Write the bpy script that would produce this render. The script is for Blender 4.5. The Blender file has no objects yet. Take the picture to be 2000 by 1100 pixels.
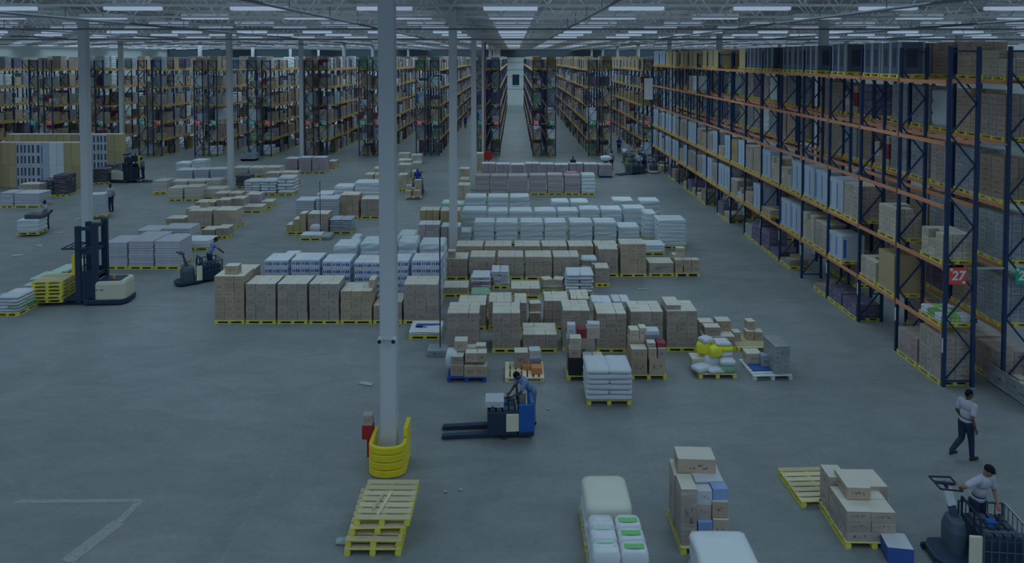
import bpy, bmesh, math, random
from mathutils import Vector, Matrix
from math import pi, sin, cos, tan, radians as R
random.seed(7)
S = bpy.context.scene
COL = S.collection

# ------------------------------------------------------------------ camera, world, exposure, lamps
HC = 10.2; F = 1400.0; PIT = R(2.0); CX = 1005.0; CY = 550 - 388.1
cd = bpy.data.cameras.new('camera'); cam = bpy.data.objects.new('camera', cd); COL.objects.link(cam)
cam.location = (0, 0, HC); cam.rotation_euler = (pi/2 - PIT, 0, 0)
cd.sensor_width = 36; cd.lens = 36*F/2000; cd.shift_x = -5/2000; cd.shift_y = -388.1/2000
cd.clip_start = 0.1; cd.clip_end = 400
S.camera = cam
S.view_settings.view_transform = 'Standard'; S.view_settings.look = 'None'
S.view_settings.gamma = 1; S.view_settings.exposure = 0.0; S.view_settings.use_curve_mapping = False
W = bpy.data.worlds.new('world'); S.world = W; W.use_nodes = True
bg = W.node_tree.nodes['Background']; bg.inputs[0].default_value = (0.50, 0.72, 1.0, 1); bg.inputs[1].default_value = 0.36
LAMP_COL = (0.56, 0.82, 1.0)
LAMP_W = 370
def area(x, y, sx, sy, w):
    l = bpy.data.lights.new('unseen_ceiling_light', 'AREA'); l.shape = 'RECTANGLE'; l.size = sx; l.size_y = sy
    l.energy = w; l.color = LAMP_COL; l.spread = R(150)
    o = bpy.data.objects.new('unseen_ceiling_light', l); COL.objects.link(o); o.location = (x, y, 11.85); return o
for iy in range(9):
    for ix in range(-4, 4):
        area(ix*18.7 + 6.2, 8 + iy*18.6, 12, 12, LAMP_W*(1.3 if ix == 0 and iy in (2, 3) else 1.0))  # broad unseen lights standing in for the strip lights' downward output
        u = area(ix*18.7 + 6.2, 8 + iy*18.6, 16, 16, LAMP_W*.30); u.rotation_euler = (pi, 0, 0); u.data.spread = pi   # unseen uplights added to brighten the roof
for x in (-51.8, -46.2, -40.6, -34.8, -29.1, -23.4, -17.7, -12.0, -5.9, .2, 5.95, 11.7, 17.6):      # unseen lights added to brighten the aisles
    for iy in range(4): area(x, 84 + iy*19, 2.6, 18, LAMP_W*(.75 if abs(x) > 1 else 1.2))

def ray(px, py):
    u = (px - CX)/F; v = (CY - py)/F
    return Vector((u, cos(PIT) + v*sin(PIT), -sin(PIT) + v*cos(PIT)))
def at(px, py, z=0.0):
    d = ray(px, py); t = (z - HC)/d.z
    return Vector((d.x*t, d.y*t, z))
def atY(px, py, Y):
    d = ray(px, py); t = Y/d.y
    return Vector((d.x*t, Y, HC + d.z*t))
def Yof(b): return -b if b < 0 else at(1005, b).y
def Xat(px, Y, z=0):                       # lateral position of a pixel column at depth Y, height z
    k = Y*cos(PIT) + (HC - z)*sin(PIT)
    return (px - CX)/F*k

# ------------------------------------------------------------------ materials
MT = {}
def M(name, col, rough=.6, noise=.12, ns=3.0, island=.12, metal=0, tape=None, mark=None, film_glint=0, spec=.4, emis=0, stripe=None, bump=0, stretch=(1,1,1)):
    m = bpy.data.materials.new(name); m.use_nodes = True; nt = m.node_tree; N = nt.nodes; L = nt.links
    b = N['Principled BSDF']; b.inputs['Roughness'].default_value = rough; b.inputs['Metallic'].default_value = metal
    b.inputs['Specular IOR Level'].default_value = spec
    def val(x):
        n = N.new('ShaderNodeValue'); n.outputs[0].default_value = x; return n.outputs[0]
    def ma(op, a, c=None, e=None):
        n = N.new('ShaderNodeMath'); n.operation = op
        for i, x in enumerate((a, c, e)):
            if x is None: continue
            if isinstance(x, (int, float)): n.inputs[i].default_value = x
            else: L.new(x, n.inputs[i])
        return n.outputs[0]
    def mix(fac, a, c, mode='MIX'):
        n = N.new('ShaderNodeMix'); n.data_type = 'RGBA'; n.blend_type = mode
        for i, x in ((0, fac), (6, a), (7, c)):
            if isinstance(x, (int, float)): n.inputs[i].default_value = x
            elif isinstance(x, tuple): n.inputs[i].default_value = (*x, 1)
            else: L.new(x, n.inputs[i])
        return n.outputs[2]
    tc = N.new('ShaderNodeTexCoord'); geo = N.new('ShaderNodeNewGeometry')
    mp = N.new('ShaderNodeMapping'); mp.inputs['Scale'].default_value = stretch; L.new(tc.outputs['Object'], mp.inputs[0])
    nz = N.new('ShaderNodeTexNoise'); nz.inputs['Scale'].default_value = ns; nz.inputs['Detail'].default_value = 4
    L.new(mp.outputs[0], nz.inputs['Vector'])
    f = ma('MULTIPLY_ADD', nz.outputs['Fac'], 2*noise, 1 - noise)
    oi = N.new('ShaderNodeObjectInfo')
    r = ma('FRACT', ma('ADD', geo.outputs['Random Per Island'], oi.outputs['Random']))
    f = ma('MULTIPLY', f, ma('MULTIPLY_ADD', r, 2*island, 1 - island))
    cc = N.new('ShaderNodeCombineColor')
    for i in range(3): L.new(f, cc.inputs[i])
    c = mix(1.0, tuple(col), cc.outputs[0], 'MULTIPLY')
    uv = N.new('ShaderNodeSeparateXYZ'); L.new(tc.outputs['UV'], uv.inputs[0]); U, V = uv.outputs[0], uv.outputs[1]
    nn = N.new('ShaderNodeSeparateXYZ'); L.new(geo.outputs['Normal'], nn.inputs[0])
    up = ma('GREATER_THAN', ma('ABSOLUTE', nn.outputs[2]), .6); side = ma('SUBTRACT', 1.0, up)
    def inside(x, a, c2): return ma('MULTIPLY', ma('GREATER_THAN', x, a), ma('LESS_THAN', x, c2))
    if tape: c = mix(ma('MULTIPLY', inside(V, .45, .55), up), c, tape)
    if mark:
        mk = ma('MULTIPLY', ma('MULTIPLY', inside(U, .22, .78), inside(V, .38, .66)), side)
        mp3 = N.new('ShaderNodeMapping'); mp3.inputs['Scale'].default_value = (9, 5, 1); L.new(tc.outputs['UV'], mp3.inputs[0])
        off = N.new('ShaderNodeCombineXYZ'); L.new(ma('MULTIPLY', r, 37.0), off.inputs[0]); L.new(ma('MULTIPLY', r, 19.0), off.inputs[1]); L.new(off.outputs[0], mp3.inputs['Location'])
        n2 = N.new('ShaderNodeTexNoise'); n2.inputs['Scale'].default_value = 1; n2.inputs['Detail'].default_value = 1; L.new(mp3.outputs[0], n2.inputs['Vector'])
        mk = ma('MULTIPLY', mk, ma('GREATER_THAN', n2.outputs['Fac'], .54))
        c = mix(ma('MULTIPLY', mk, .9), c, mark)
    if stripe:
        for (u0, u1, v0, v1, sc) in stripe:
            c = mix(ma('MULTIPLY', ma('MULTIPLY', inside(U, u0, u1), inside(V, v0, v1)), side), c, sc)
    if film_glint:  # pale glints of stretch film, painted into the base colour
        mp2 = N.new('ShaderNodeMapping'); mp2.inputs['Scale'].default_value = (1.2, 1.2, 9); L.new(tc.outputs['Object'], mp2.inputs[0])
        n3 = N.new('ShaderNodeTexNoise'); n3.inputs['Scale'].default_value = 1.6; n3.inputs['Detail'].default_value = 5
        n3.inputs['Distortion'].default_value = .6; L.new(mp2.outputs[0], n3.inputs['Vector'])
        k = ma('MULTIPLY', ma('SMOOTH_MIN', 1.0, ma('MAXIMUM', 0.0, ma('MULTIPLY', ma('SUBTRACT', n3.outputs['Fac'], .52), 7)), .1), film_glint)
        c = mix(k, c, (.62, .62, .64)); b.inputs['Roughness'].default_value = .35
    if bump:
        bp = N.new('ShaderNodeBump'); bp.inputs['Strength'].default_value = bump; bp.inputs['Distance'].default_value = .03
        L.new(nz.outputs['Fac'], bp.inputs['Height']); L.new(bp.outputs[0], b.inputs['Normal'])
    L.new(c, b.inputs['Base Color'])
    if emis:
        b.inputs['Emission Color'].default_value = (*col, 1); b.inputs['Emission Strength'].default_value = emis
    MT[name] = m
M('cardboard', (.52, .40, .29), tape=(.64, .56, .44), mark=(.22, .14, .12))
M('cardboard_pale', (.58, .49, .38), tape=(.62, .54, .42), mark=(.30, .20, .15))
M('cardboard_dark', (.38, .29, .22), tape=(.45, .36, .25), mark=(.12, .09, .09))
M('cardboard_rosy', (.45, .35, .31), tape=(.52, .45, .36), mark=(.22, .09, .10))
M('cardboard_film', (.46, .37, .31), tape=(.55, .47, .38), mark=(.2, .12, .12), film_glint=.45)
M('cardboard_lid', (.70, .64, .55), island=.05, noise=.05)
M('brown_box', (.52, .40, .22), tape=(.42, .33, .2), island=.1)
M('white_box', (.60, .62, .66), island=.06, mark=(.35, .35, .4))
M('grey_box', (.33, .35, .40), island=.1, mark=(.1, .1, .14))
M('red_box', (.30, .05, .06), island=.2); M('blue_box', (.05, .12, .42), island=.2)
M('green_box', (.10, .26, .16), island=.2); M('orange_box', (.62, .25, .10)); M('black_box', (.03, .03, .04))
M('purple_wrap', (.17, .13, .22), film_glint=.25, mark=(.35, .3, .4))
M('dark_wrap', (.07, .07, .10), film_glint=.35)
M('grey_wrap', (.33, .35, .38), film_glint=.5, mark=(.12, .12, .15))
M('white_film', (.70, .76, .80), rough=.35, noise=.08, ns=2.2, island=.04, bump=.6, stretch=(.6, .6, 3))
M('white_plastic', (.74, .76, .80), rough=.4, island=.05, noise=.06, bump=.3, ns=6)
M('cream_plastic', (.74, .72, .62), rough=.4, island=.05, noise=.06, bump=.3, ns=5)
M('paper', (.56, .56, .63), island=.08, noise=.1, ns=5)
M('paper_warm', (.60, .56, .50), island=.12, noise=.1, ns=5)
M('paper_pink', (.48, .42, .43), island=.15, noise=.12, ns=5, mark=(.45, .2, .22))
M('pink_carton', (.46, .38, .43), island=.08, noise=.1)
M('sack_white', (.68, .70, .75), island=.07, noise=.06, bump=.4, ns=7)
M('sack_grey', (.46, .50, .58), island=.1, noise=.1, bump=.4, ns=7)
M('sack_pink', (.52, .30, .36), island=.1, noise=.2, bump=.4, ns=7)
M('sack_yellow', (.88, .82, .05), island=.1); M('sack_green', (.28, .46, .30), island=.15, noise=.35, ns=9)
M('sack_lime', (.30, .52, .14), island=.3, noise=.6, ns=10)
M('green_print', (.22, .62, .22), island=.1); M('pale_green', (.55, .72, .64), island=.05, noise=.2)
blu = (.07, .16, .55)
M('bottle_pack', (.72, .76, .82), rough=.35, island=.04, stripe=[(.08,.2,.35,.7,blu),(.27,.4,.35,.7,blu),(.5,.68,.3,.75,blu),(.73,.93,.3,.75,blu)])
M('appliance_white', (.50, .56, .64), island=.08, stripe=[(.06,.2,.1,.85,(.04,.17,.55))])
M('appliance_dark', (.10, .12, .17), island=.3, stripe=[(.0,.1,0,1,(.4,.42,.45)),(.9,1,0,1,(.35,.37,.4)),(.3,.7,.2,.8,(.05,.06,.09))])
M('blue_pack', (.26,.36,.62), rough=.3, island=.1)
M('appliance_brown', (.42, .32, .17), island=.1, mark=(.14,.1,.08))
M('appliance_film', (.50, .55, .64), rough=.3, island=.06, noise=.1, stripe=[(.1,.32,.08,.42,(.05,.06,.09)),(.1,.32,.55,.9,(.05,.06,.09)),(.6,.9,.08,.42,(.10,.11,.15)),(.6,.9,.55,.9,(.10,.11,.15))])
M('pallet_wood', (.66, .56, .36), island=.15, noise=.25, ns=6, stretch=(1, 6, 1))
M('pallet_bare', (.82, .68, .45), island=.12, noise=.2, ns=6)
M('pallet_yellow', (.80, .70, .10), island=.1, noise=.25, ns=5)
M('pallet_blue', (.02, .09, .45), island=.08); M('pallet_white', (.68, .70, .72), island=.05)
M('rack_navy', (.016, .045, .12), rough=.45, island=.1, noise=.1)
M('rack_orange', (.74, .31, .17), rough=.5, island=.12, noise=.2)
M('rack_steel', (.45, .47, .5), rough=.5, island=.1)
M('shelf_board', (.34, .26, .17), island=.2)
M('sign_red', (.9, .09, .08), rough=.5, noise=.02, island=0); M('sign_green', (.02, .42, .27), rough=.5, noise=.02, island=0)
M('sign_white', (.85, .82, .82), noise=.02, island=0)
M('column_paint', (.62, .64, .66), rough=.45, noise=.05, ns=1.2, island=.02)
M('guard_yellow', (.92, .72, .03), rough=.4, noise=.15, island=.03)
M('machine_black', (.025, .045, .085), rough=.45, island=.1); M('machine_grey', (.07, .10, .14), rough=.5, island=.1)
M('machine_cream', (.70, .66, .52), rough=.4, island=.02, noise=.05); M('machine_blue', (.02, .12, .42), rough=.35, island=.03)
M('machine_yellow', (.50, .45, .05), rough=.4); M('steel', (.38, .40, .42), rough=.35, metal=.6)
M('rubber', (.025, .035, .06), rough=.8); M('red_paint', (.45, .03, .03)); M('cone_orange', (.95, .18, .05))
M('cream_panel', (.74, .70, .52), rough=.5); M('label_white', (.70, .72, .74), island=0, noise=.03)
M('shirt_grey', (.46, .46, .54), rough=.85, island=0, noise=.1, ns=8); M('shirt_blue', (.20, .28, .48), rough=.85, island=0)
M('shirt_white', (.55, .58, .62), rough=.85, island=0); M('vest_blue', (.02, .06, .45), rough=.8, island=0)
M('trousers_dark', (.02, .035, .08), rough=.85, island=0); M('trousers_grey', (.18, .22, .28), rough=.85, island=0)
M('skin', (.32, .17, .12), rough=.55, island=0, noise=.05); M('skin_dark', (.14, .08, .07), rough=.55, island=0, noise=.05)
M('hair', (.008, .008, .012), rough=.9, island=0); M('shoe', (.012, .013, .018), rough=.5, island=0)
M('cap_white', (.62, .64, .66), rough=.8, island=0); M('eye', (.02, .02, .02), rough=.2, island=0)
M('wall_paint', (.68, .74, .72), rough=.8, noise=.04, island=0); M('wall_dark', (.10, .13, .16), rough=.8, island=0)
M('roof_steel', (.50, .48, .47), rough=.7, noise=.3, ns=.9, island=.03); M('truss', (.5, .5, .52), rough=.6, island=.2)
M('truss_pale', (.8, .82, .84), rough=.5, island=.15); M('duct', (.2, .22, .25), rough=.4, island=.1)
M('lamp_glow', (.62, .74, .92), emis=.30, noise=0, island=0); M('pipe_red', (.30, .05, .05))
M('chalk', (.33, .35, .33), noise=.5, ns=14, island=0); M('film_scrap', (.42, .50, .52), rough=.3)

def floor_material():
    m = bpy.data.materials.new('concrete'); m.use_nodes = True; nt = m.node_tree; N = nt.nodes; L = nt.links
    b = N['Principled BSDF']; b.inputs['Roughness'].default_value = .42; b.inputs['Specular IOR Level'].default_value = .35
    tc = N.new('ShaderNodeTexCoord')
    def noise(scale, det, dist=0, st=(1,1,1)):
        mp = N.new('ShaderNodeMapping'); mp.inputs['Scale'].default_value = st; L.new(tc.outputs['Object'], mp.inputs[0])
        n = N.new('ShaderNodeTexNoise'); n.inputs['Scale'].default_value = scale; n.inputs['Detail'].default_value = det
        n.inputs['Distortion'].default_value = dist; L.new(mp.outputs[0], n.inputs['Vector']); return n.outputs['Fac']
    def ramp(x, stops):
        r = N.new('ShaderNodeValToRGB'); e = r.color_ramp.elements
        e[0].position, e[0].color = stops[0][0], (*stops[0][1], 1); e[1].position, e[1].color = stops[1][0], (*stops[1][1], 1)
        for p, c in stops[2:]:
            k = e.new(p); k.color = (*c, 1)
        L.new(x, r.inputs[0]); return r.outputs[0]
    a = ramp(noise(.12, 7, .6), [(.3, (.22, .24, .245)), (.7, (.295, .31, .32))])
    c2 = ramp(noise(1.1, 8, 1.2, (.5, 1, 1)), [(.3, (.84, .86, .86)), (.72, (1.10, 1.08, 1.08))])
    c3 = ramp(noise(7, 6), [(.3, (.93, .93, .93)), (.7, (1.06, 1.06, 1.06))])
    c4 = ramp(noise(14, 3, 0, (1.2, .7, 1)), [(.72, (1, 1, 1)), (.80, (1.22, 1.22, 1.22))])
    cur = a
    for x in (c2, c3, c4):
        mx = N.new('ShaderNodeMix'); mx.data_type = 'RGBA'; mx.blend_type = 'MULTIPLY'; mx.inputs[0].default_value = 1
        L.new(cur, mx.inputs[6]); L.new(x, mx.inputs[7]); cur = mx.outputs[2]
    # saw-cut joints on a 6.2 m grid
    sp = N.new('ShaderNodeSeparateXYZ'); L.new(tc.outputs['Object'], sp.inputs[0])
    def mth(op, x, y):
        n = N.new('ShaderNodeMath'); n.operation = op
        for i, q in enumerate((x, y)):
            if isinstance(q, (int, float)): n.inputs[i].default_value = q
            else: L.new(q, n.inputs[i])
        return n.outputs[0]
    js = []
    for i, off in ((0, 3.15-.1), (1, -.3)):
        fr = mth('FRACT', mth('DIVIDE', mth('ADD', sp.outputs[i], 620 + off), 9.35 if i == 0 else 9.325), 0)
        js.append(mth('LESS_THAN', fr, .0022))
    j = mth('MAXIMUM', js[0], js[1])
    mx = N.new('ShaderNodeMix'); mx.data_type = 'RGBA'; L.new(mth('MULTIPLY', j, .25), mx.inputs[0]); L.new(cur, mx.inputs[6]); mx.inputs[7].default_value = (.38, .40, .39, 1)
    L.new(mx.outputs[2], b.inputs['Base Color'])
    rr = N.new('ShaderNodeMapRange'); L.new(noise(.5, 6), rr.inputs[0]); rr.inputs[3].default_value = .32; rr.inputs[4].default_value = .55
    L.new(rr.outputs[0], b.inputs['Roughness'])
    MT['concrete'] = m
floor_material()

# ------------------------------------------------------------------ mesh building
class MB:
    def __init__(s): s.v = []; s.f = []; s.m = []; s.uv = []; s.T = Matrix()
    def add(s, vs, fs, mat, uvs=None):
        k = len(s.v); s.v += [tuple(s.T @ Vector(p)) for p in vs]
        for i, f in enumerate(fs):
            s.f.append([k + q for q in f]); s.m.append(mat)
            s.uv.append(uvs[i] if uvs else [(0, 0)]*len(f))
        return s
    def box(s, x0, x1, y0, y1, z0, z1, mat, rz=0, top=None):
        cx, cy = (x0+x1)/2, (y0+y1)/2; a, b = (x1-x0)/2, (y1-y0)/2; c, sn = cos(rz), sin(rz)
        P = [(cx + x*c - y*sn, cy + x*sn + y*c, z) for z in (z0, z1) for x, y in ((-a,-b),(a,-b),(a,b),(-a,b))]
        q = [(0,0),(1,0),(1,1),(0,1)]
        s.add(P, [(0,1,5,4),(1,2,6,5),(2,3,7,6),(3,0,4,7),(3,2,1,0)], mat, [q]*5)
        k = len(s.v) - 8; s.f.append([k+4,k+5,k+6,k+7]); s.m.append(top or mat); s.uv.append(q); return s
    def bar(s, p, q, w, h, mat):
        p, q = Vector(p), Vector(q); d = (q-p); 
        if d.length < 1e-6: return s
        d.normalize(); up = Vector((0,0,1)) if abs(d.z) < .95 else Vector((0,1,0))
        a = d.cross(up).normalized()*w/2; b = a.cross(d).normalized()*h/2
        P = [e + i*a + j*b for e in (p, q) for i, j in ((-1,-1),(1,-1),(1,1),(-1,1))]
        u = [(0,0),(1,0),(1,1),(0,1)]
        return s.add(P, [(0,1,5,4),(1,2,6,5),(2,3,7,6),(3,0,4,7),(3,2,1,0),(4,5,6,7)], mat, [u]*6)
    def tube(s, p, q, r, mat, n=10, r2=None):
        p, q = Vector(p), Vector(q); d = (q-p).normalized(); r2 = r if r2 is None else r2
        up = Vector((0,0,1)) if abs(d.z) < .95 else Vector((0,1,0)); a = d.cross(up).normalized(); b = a.cross(d)
        P = [e + rr*(cos(2*pi*i/n)*a + sin(2*pi*i/n)*b) for e, rr in ((p, r), (q, r2)) for i in range(n)]
        fs = [(i, (i+1) % n, n + (i+1) % n, n + i) for i in range(n)] + [tuple(range(n))[::-1], tuple(range(n, 2*n))]
        return s.add(P, fs, mat)
    def path(s, pts, r, mat, n=8):
        for a, b in zip(pts, pts[1:]): s.tube(a, b, r, mat, n)
        return s
    def loft(s, rings, mat, caps=True, topmat=None):
        n = len(rings[0]); P = [p for r in rings for p in r]; fs = []
        for k in range(len(rings)-1):
            for i in range(n): fs.append((k*n+i, k*n+(i+1) % n, (k+1)*n+(i+1) % n, (k+1)*n+i))
        if caps: fs += [tuple(range(n))[::-1], tuple(range((len(rings)-1)*n, len(rings)*n))]
        uv = []
        for f in fs: uv.append([(.02, .02)]*len(f))
        s.add(P, fs, mat, uv); 
        return s
    def prism(s, poly, y0, y1, mat, axis='y'):          # poly in (a,b) extruded along an axis
        n = len(poly)
        def pt(a, b, c): return {'y': (a, c, b), 'x': (c, a, b), 'z': (a, b, c)}[axis]
        P = [pt(a, b, y0) for a, b in poly] + [pt(a, b, y1) for a, b in poly]
        fs = [(i, (i+1) % n, n+(i+1) % n, n+i) for i in range(n)] + [tuple(range(n))[::-1], tuple(range(n, 2*n))]
        return s.add(P, fs, mat)
    def join(s, o, T):
        k = len(s.v); s.v += [tuple(T @ Vector(p)) for p in o.v]
        s.f += [[k + q for q in f] for f in o.f]; s.m += o.m; s.uv += o.uv; return s
    def mesh(s, name, smooth=False):
        me = bpy.data.meshes.new(name); me.from_pydata(s.v, [], s.f)
        ms = []
        for x in s.m:
            if x not in ms: ms.append(x)
        for x in ms: me.materials.append(MT[x])
        ix = {x: i for i, x in enumerate(ms)}
        me.polygons.foreach_set('material_index', [ix[x] for x in s.m])
        ul = me.uv_layers.new(name='UVMap'); flat = []
        for u in s.uv:
            for p in u: flat += p
        ul.data.foreach_set('uv', flat)
        if smooth: me.polygons.foreach_set('use_smooth', [True]*len(me.polygons))
        me.validate(); me.update(); return me
    def build(s, name, parent=None, loc=(0,0,0), rz=0, smooth=False, bevel=0):
        bm = bmesh.new(); me = s.mesh(name, smooth); bm.from_mesh(me); bmesh.ops.recalc_face_normals(bm, faces=bm.faces); bm.to_mesh(me); bm.free()
        return obj(name, me, parent, loc, rz, bevel)
def obj(name, me, parent=None, loc=(0,0,0), rz=0, bevel=0):
    o = bpy.data.objects.new(name, me); COL.objects.link(o); o.location = loc; o.rotation_euler = (0, 0, rz); o.parent = parent
    if bevel:
        b = o.modifiers.new('bevel', 'BEVEL'); b.width = bevel; b.segments = 2; b.limit_method = 'ANGLE'
    return o
def tag(o, label, cat, group=None, kind=None):
    w_ = label.split()
    while len(w_) > 15 and 'the' in w_: w_.remove('the')
    label = ' '.join(w_[:16])
    o['label'] = label; o['category'] = cat
    if group: o['group'] = group
    if kind: o['kind'] = kind
    return o
def thing(name, label, cat, loc=(0,0,0), rz=0, group=None):
    return tag(obj(name, None, None, loc, rz), label, cat, group)
def struct(o): o['kind'] = 'structure'; return o
ORD = ['zeroth','first','second','third','fourth','fifth','sixth','seventh','eighth','ninth','tenth','eleventh','twelfth','thirteenth','fourteenth','fifteenth','sixteenth','seventeenth','eighteenth','nineteenth','twentieth']
for t in ('twenty', 'thirty', 'forty'):
    ORD += [t + '-' + w for w in ORD[1:10]] + [{'twenty':'thirtieth','thirty':'fortieth','forty':'fiftieth'}[t]]
def rrect(w, d, r, z, n=3, cx=0, cy=0, jit=0, rng=None):
    P = []; r = max(min(r, w/2-.001, d/2-.001), .001)
    for (sx, sy, a0) in ((1,1,0), (-1,1,pi/2), (-1,-1,pi), (1,-1,3*pi/2)):
        for i in range(n+1):
            a = a0 + pi/2*i/n
            P.append([cx + sx*(w/2-r) + r*cos(a), cy + sy*(d/2-r) + r*sin(a), z])
        # straight side midpoint
        if sx == 1 and sy == 1: P.append([cx, cy + d/2, z])
        elif sx == -1 and sy == 1: P.append([cx - w/2, cy, z])
        elif sx == -1: P.append([cx, cy - d/2, z])
        else: P.append([cx + w/2, cy, z])
    if jit:
        for p in P:
            p[0] += rng.uniform(-jit, jit); p[1] += rng.uniform(-jit, jit); p[2] += rng.uniform(-jit, jit)*.5
    return P

# ------------------------------------------------------------------ building shell
mb = MB(); mb.box(-75, 60, -6, 156, -.3, 0, 'concrete'); struct(mb.build('floor'))
mb = MB()
n = 270
P = [(-75 + 135*i/n, y, 12.9 + (.05 if i % 2 else 0)) for y in (-6, 156) for i in range(n+1)]
mb.add(P, [(i, i+1, n+1+i+1, n+1+i) for i in range(n)], 'roof_steel'); mb.box(-75, 60, -6, 156, 12.97, 13.1, 'roof_steel'); struct(mb.build('ceiling'))
mb = MB(); mb.box(-75, 60, 155, 155.3, 0, 13, 'wall_paint')
for z in (3.4, 6.1, 7.6, 9.2): mb.box(-75, 60, 154.97, 155, z, z+.07, 'wall_dark')
mb.box(-75, 60, 154.98, 155, 10.3, 12.97, 'wall_dark'); struct(mb.build('wall_back'))
for nm_, x_ in (('wall_left', -75.3), ('wall_right', 60.0)): struct(MB().box(x_, x_+.3, 45, 155, 0, 13, 'wall_paint').build(nm_))
mb = MB(); mb.box(-.45, 1.0, 154.9, 155, 4.3, 6.6, 'machine_black'); mb.box(-.6, 1.15, 154.86, 154.95, 4.15, 4.3, 'truss_pale')
struct(mb.build('window_1'))
# roof trusses across the hall, with zigzag webs
for k in range(20):
    y = 17.5 + k*7.0
    if y > 154: break
    mb = MB(); half = min(60, 12 + y*.78)
    x0, x1 = max(-74, -half), min(59, half)
    mb.box(x0, x1, y-.05, y+.05, 12.75, 12.85, 'truss'); mb.box(x0, x1, y-.05, y+.05, 11.95, 12.03, 'truss')
    x = x0; up = False
    while x < x1 - .6:
        a, b = (x, y, 12.0 if not up else 12.8), (x+.62, y, 12.8 if not up else 12.0)
        mb.bar(a, b, .035, .035, 'truss_pale' if (int(x*2) % 9) < 4 else 'truss'); x += .62; up = not up  # paler runs colour the web as if lit by the strip lights
    struct(mb.build('trim_%d' % (k+1)))
# purlins running away from the camera
mb = MB()
for i in range(-16, 13):
    x = -3.15 + i*4.675
    mb.box(x-.06, x+.06, -4, 154.8, 12.62, 12.78, 'truss')
struct(mb.build('trim_30'))
# sprinkler pipes, things under the roof
for i, x in enumerate((-36, -27, -17.5, -7.2, 2.8, 11.9, 21, 30)):
    mb = MB(); mb.tube((x, 14, 11.75), (x, 154, 11.75), .05, 'duct', 8)
    for y in range(18, 152, 5): mb.tube((x, y, 11.75), (x, y, 12.3), .02, 'duct', 5)
    tag(mb.build('sprinkler_pipe'), 'thin grey sprinkler pipe running lengthwise under the roof, %s from the left' % ORD[i+1], 'pipe', 'sprinkler pipes under the roof')
for i, y in enumerate((33.8, 52.5, 71.2)):
    mb = MB(); mb.tube((-60, y, 11.55), (50, y, 11.55), .045, 'duct', 8)
    tag(mb.build('cross_pipe'), 'dark pipe crossing the hall under the roof, %s from the camera' % ORD[i+1], 'pipe', 'pipes crossing under the roof')
# ceiling lights
LI = []
for r in range(22):
    y = 20.5 + r*6.22
    if y > 153: continue
    for i in range(-16, 12):
        x = i*4.675 + (-.15)
        if abs(x) < y*.74 + 3 and -73 < x < 58: LI.append((y, x, i, r))
lm = MB(); lm.box(-1.05, 1.05, -.13, .13, .05, .16, 'truss_pale'); lm.box(-1.0, 1.0, -.2, .2, -.08, .05, 'lamp_glow')
lm.bar((-.12,0,.16), (-.62,0,.82), .05, .05, 'truss_pale'); lm.bar((.12,0,.16), (.62,0,.82), .05, .05, 'truss_pale'); lm.bar((-.5,0,.16), (-.95,0,.6), .04, .04, 'truss_pale'); lm.bar((.5,0,.16), (.95,0,.6), .04, .04, 'truss_pale'); lme = lm.mesh('ceiling_light')
LI.sort(); rest = MB()
rows = {}
for j, (y, x, i, r) in enumerate(LI):
    if j < 300:
        o = obj('ceiling_light', lme, None, (x, y, 12.05)); rows.setdefault(r, []).append((x, o))
    else: rest.join(lm, Matrix.Translation((x, y, 12.05)))
for r, L_ in rows.items():
    for j, (x, o) in enumerate(sorted(L_, key=lambda q: q[0])):
        tag(o, 'glowing strip light under the roof, %s from left in the %s row of lights' % (ORD[j+1], ORD[r+1]), 'light', 'strip lights under the roof')
tag(rest.build('ceiling_light'), 'many small far strip lights under the distant roof', 'lights', None, 'stuff')

# ------------------------------------------------------------------ columns
def column(X, Y, label, smallY=None):
    mb = MB(); w = .2
    t = thing('column', label, 'column', (X, Y, 0), 0, 'white square steel columns')
    MB().loft([rrect(.4, .4, .03, z, 2) for z in (0, 3, 6, 9, 12.6)], 'column_paint').build('shaft', t)
    MB().box(-.3, .3, -.3, .3, 0, .03, 'steel').build('base_plate', t)
    mb = MB(); mb.prism([(.2, 12.0), (.9, 12.6), (.2, 12.6)], -.05, .05, 'column_paint'); mb.prism([(-.2, 12.0), (-.2, 12.6), (-.9, 12.6)], -.05, .05, 'column_paint'); mb.build('bracket', t)
    return t
for i, X in enumerate((-40.6, -22.0, -3.15, 15.78, 34.2)):
    for j in range(8):
        Y = 18 + 18.65*j
        if abs(X) > Y*.78 + 3: continue
        if X == 15.78 and j == 0: continue
        if X == -3.15 and j == 3: Y -= 1.0
        if X == -3.15 and j == 0: Y = 17.75
        if i == 3 and j > 2: X = 15.95
        column(X, Y, 'white square steel column, %s from the camera in the %s line from the left' % (ORD[j+1], ORD[i+1]))

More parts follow.
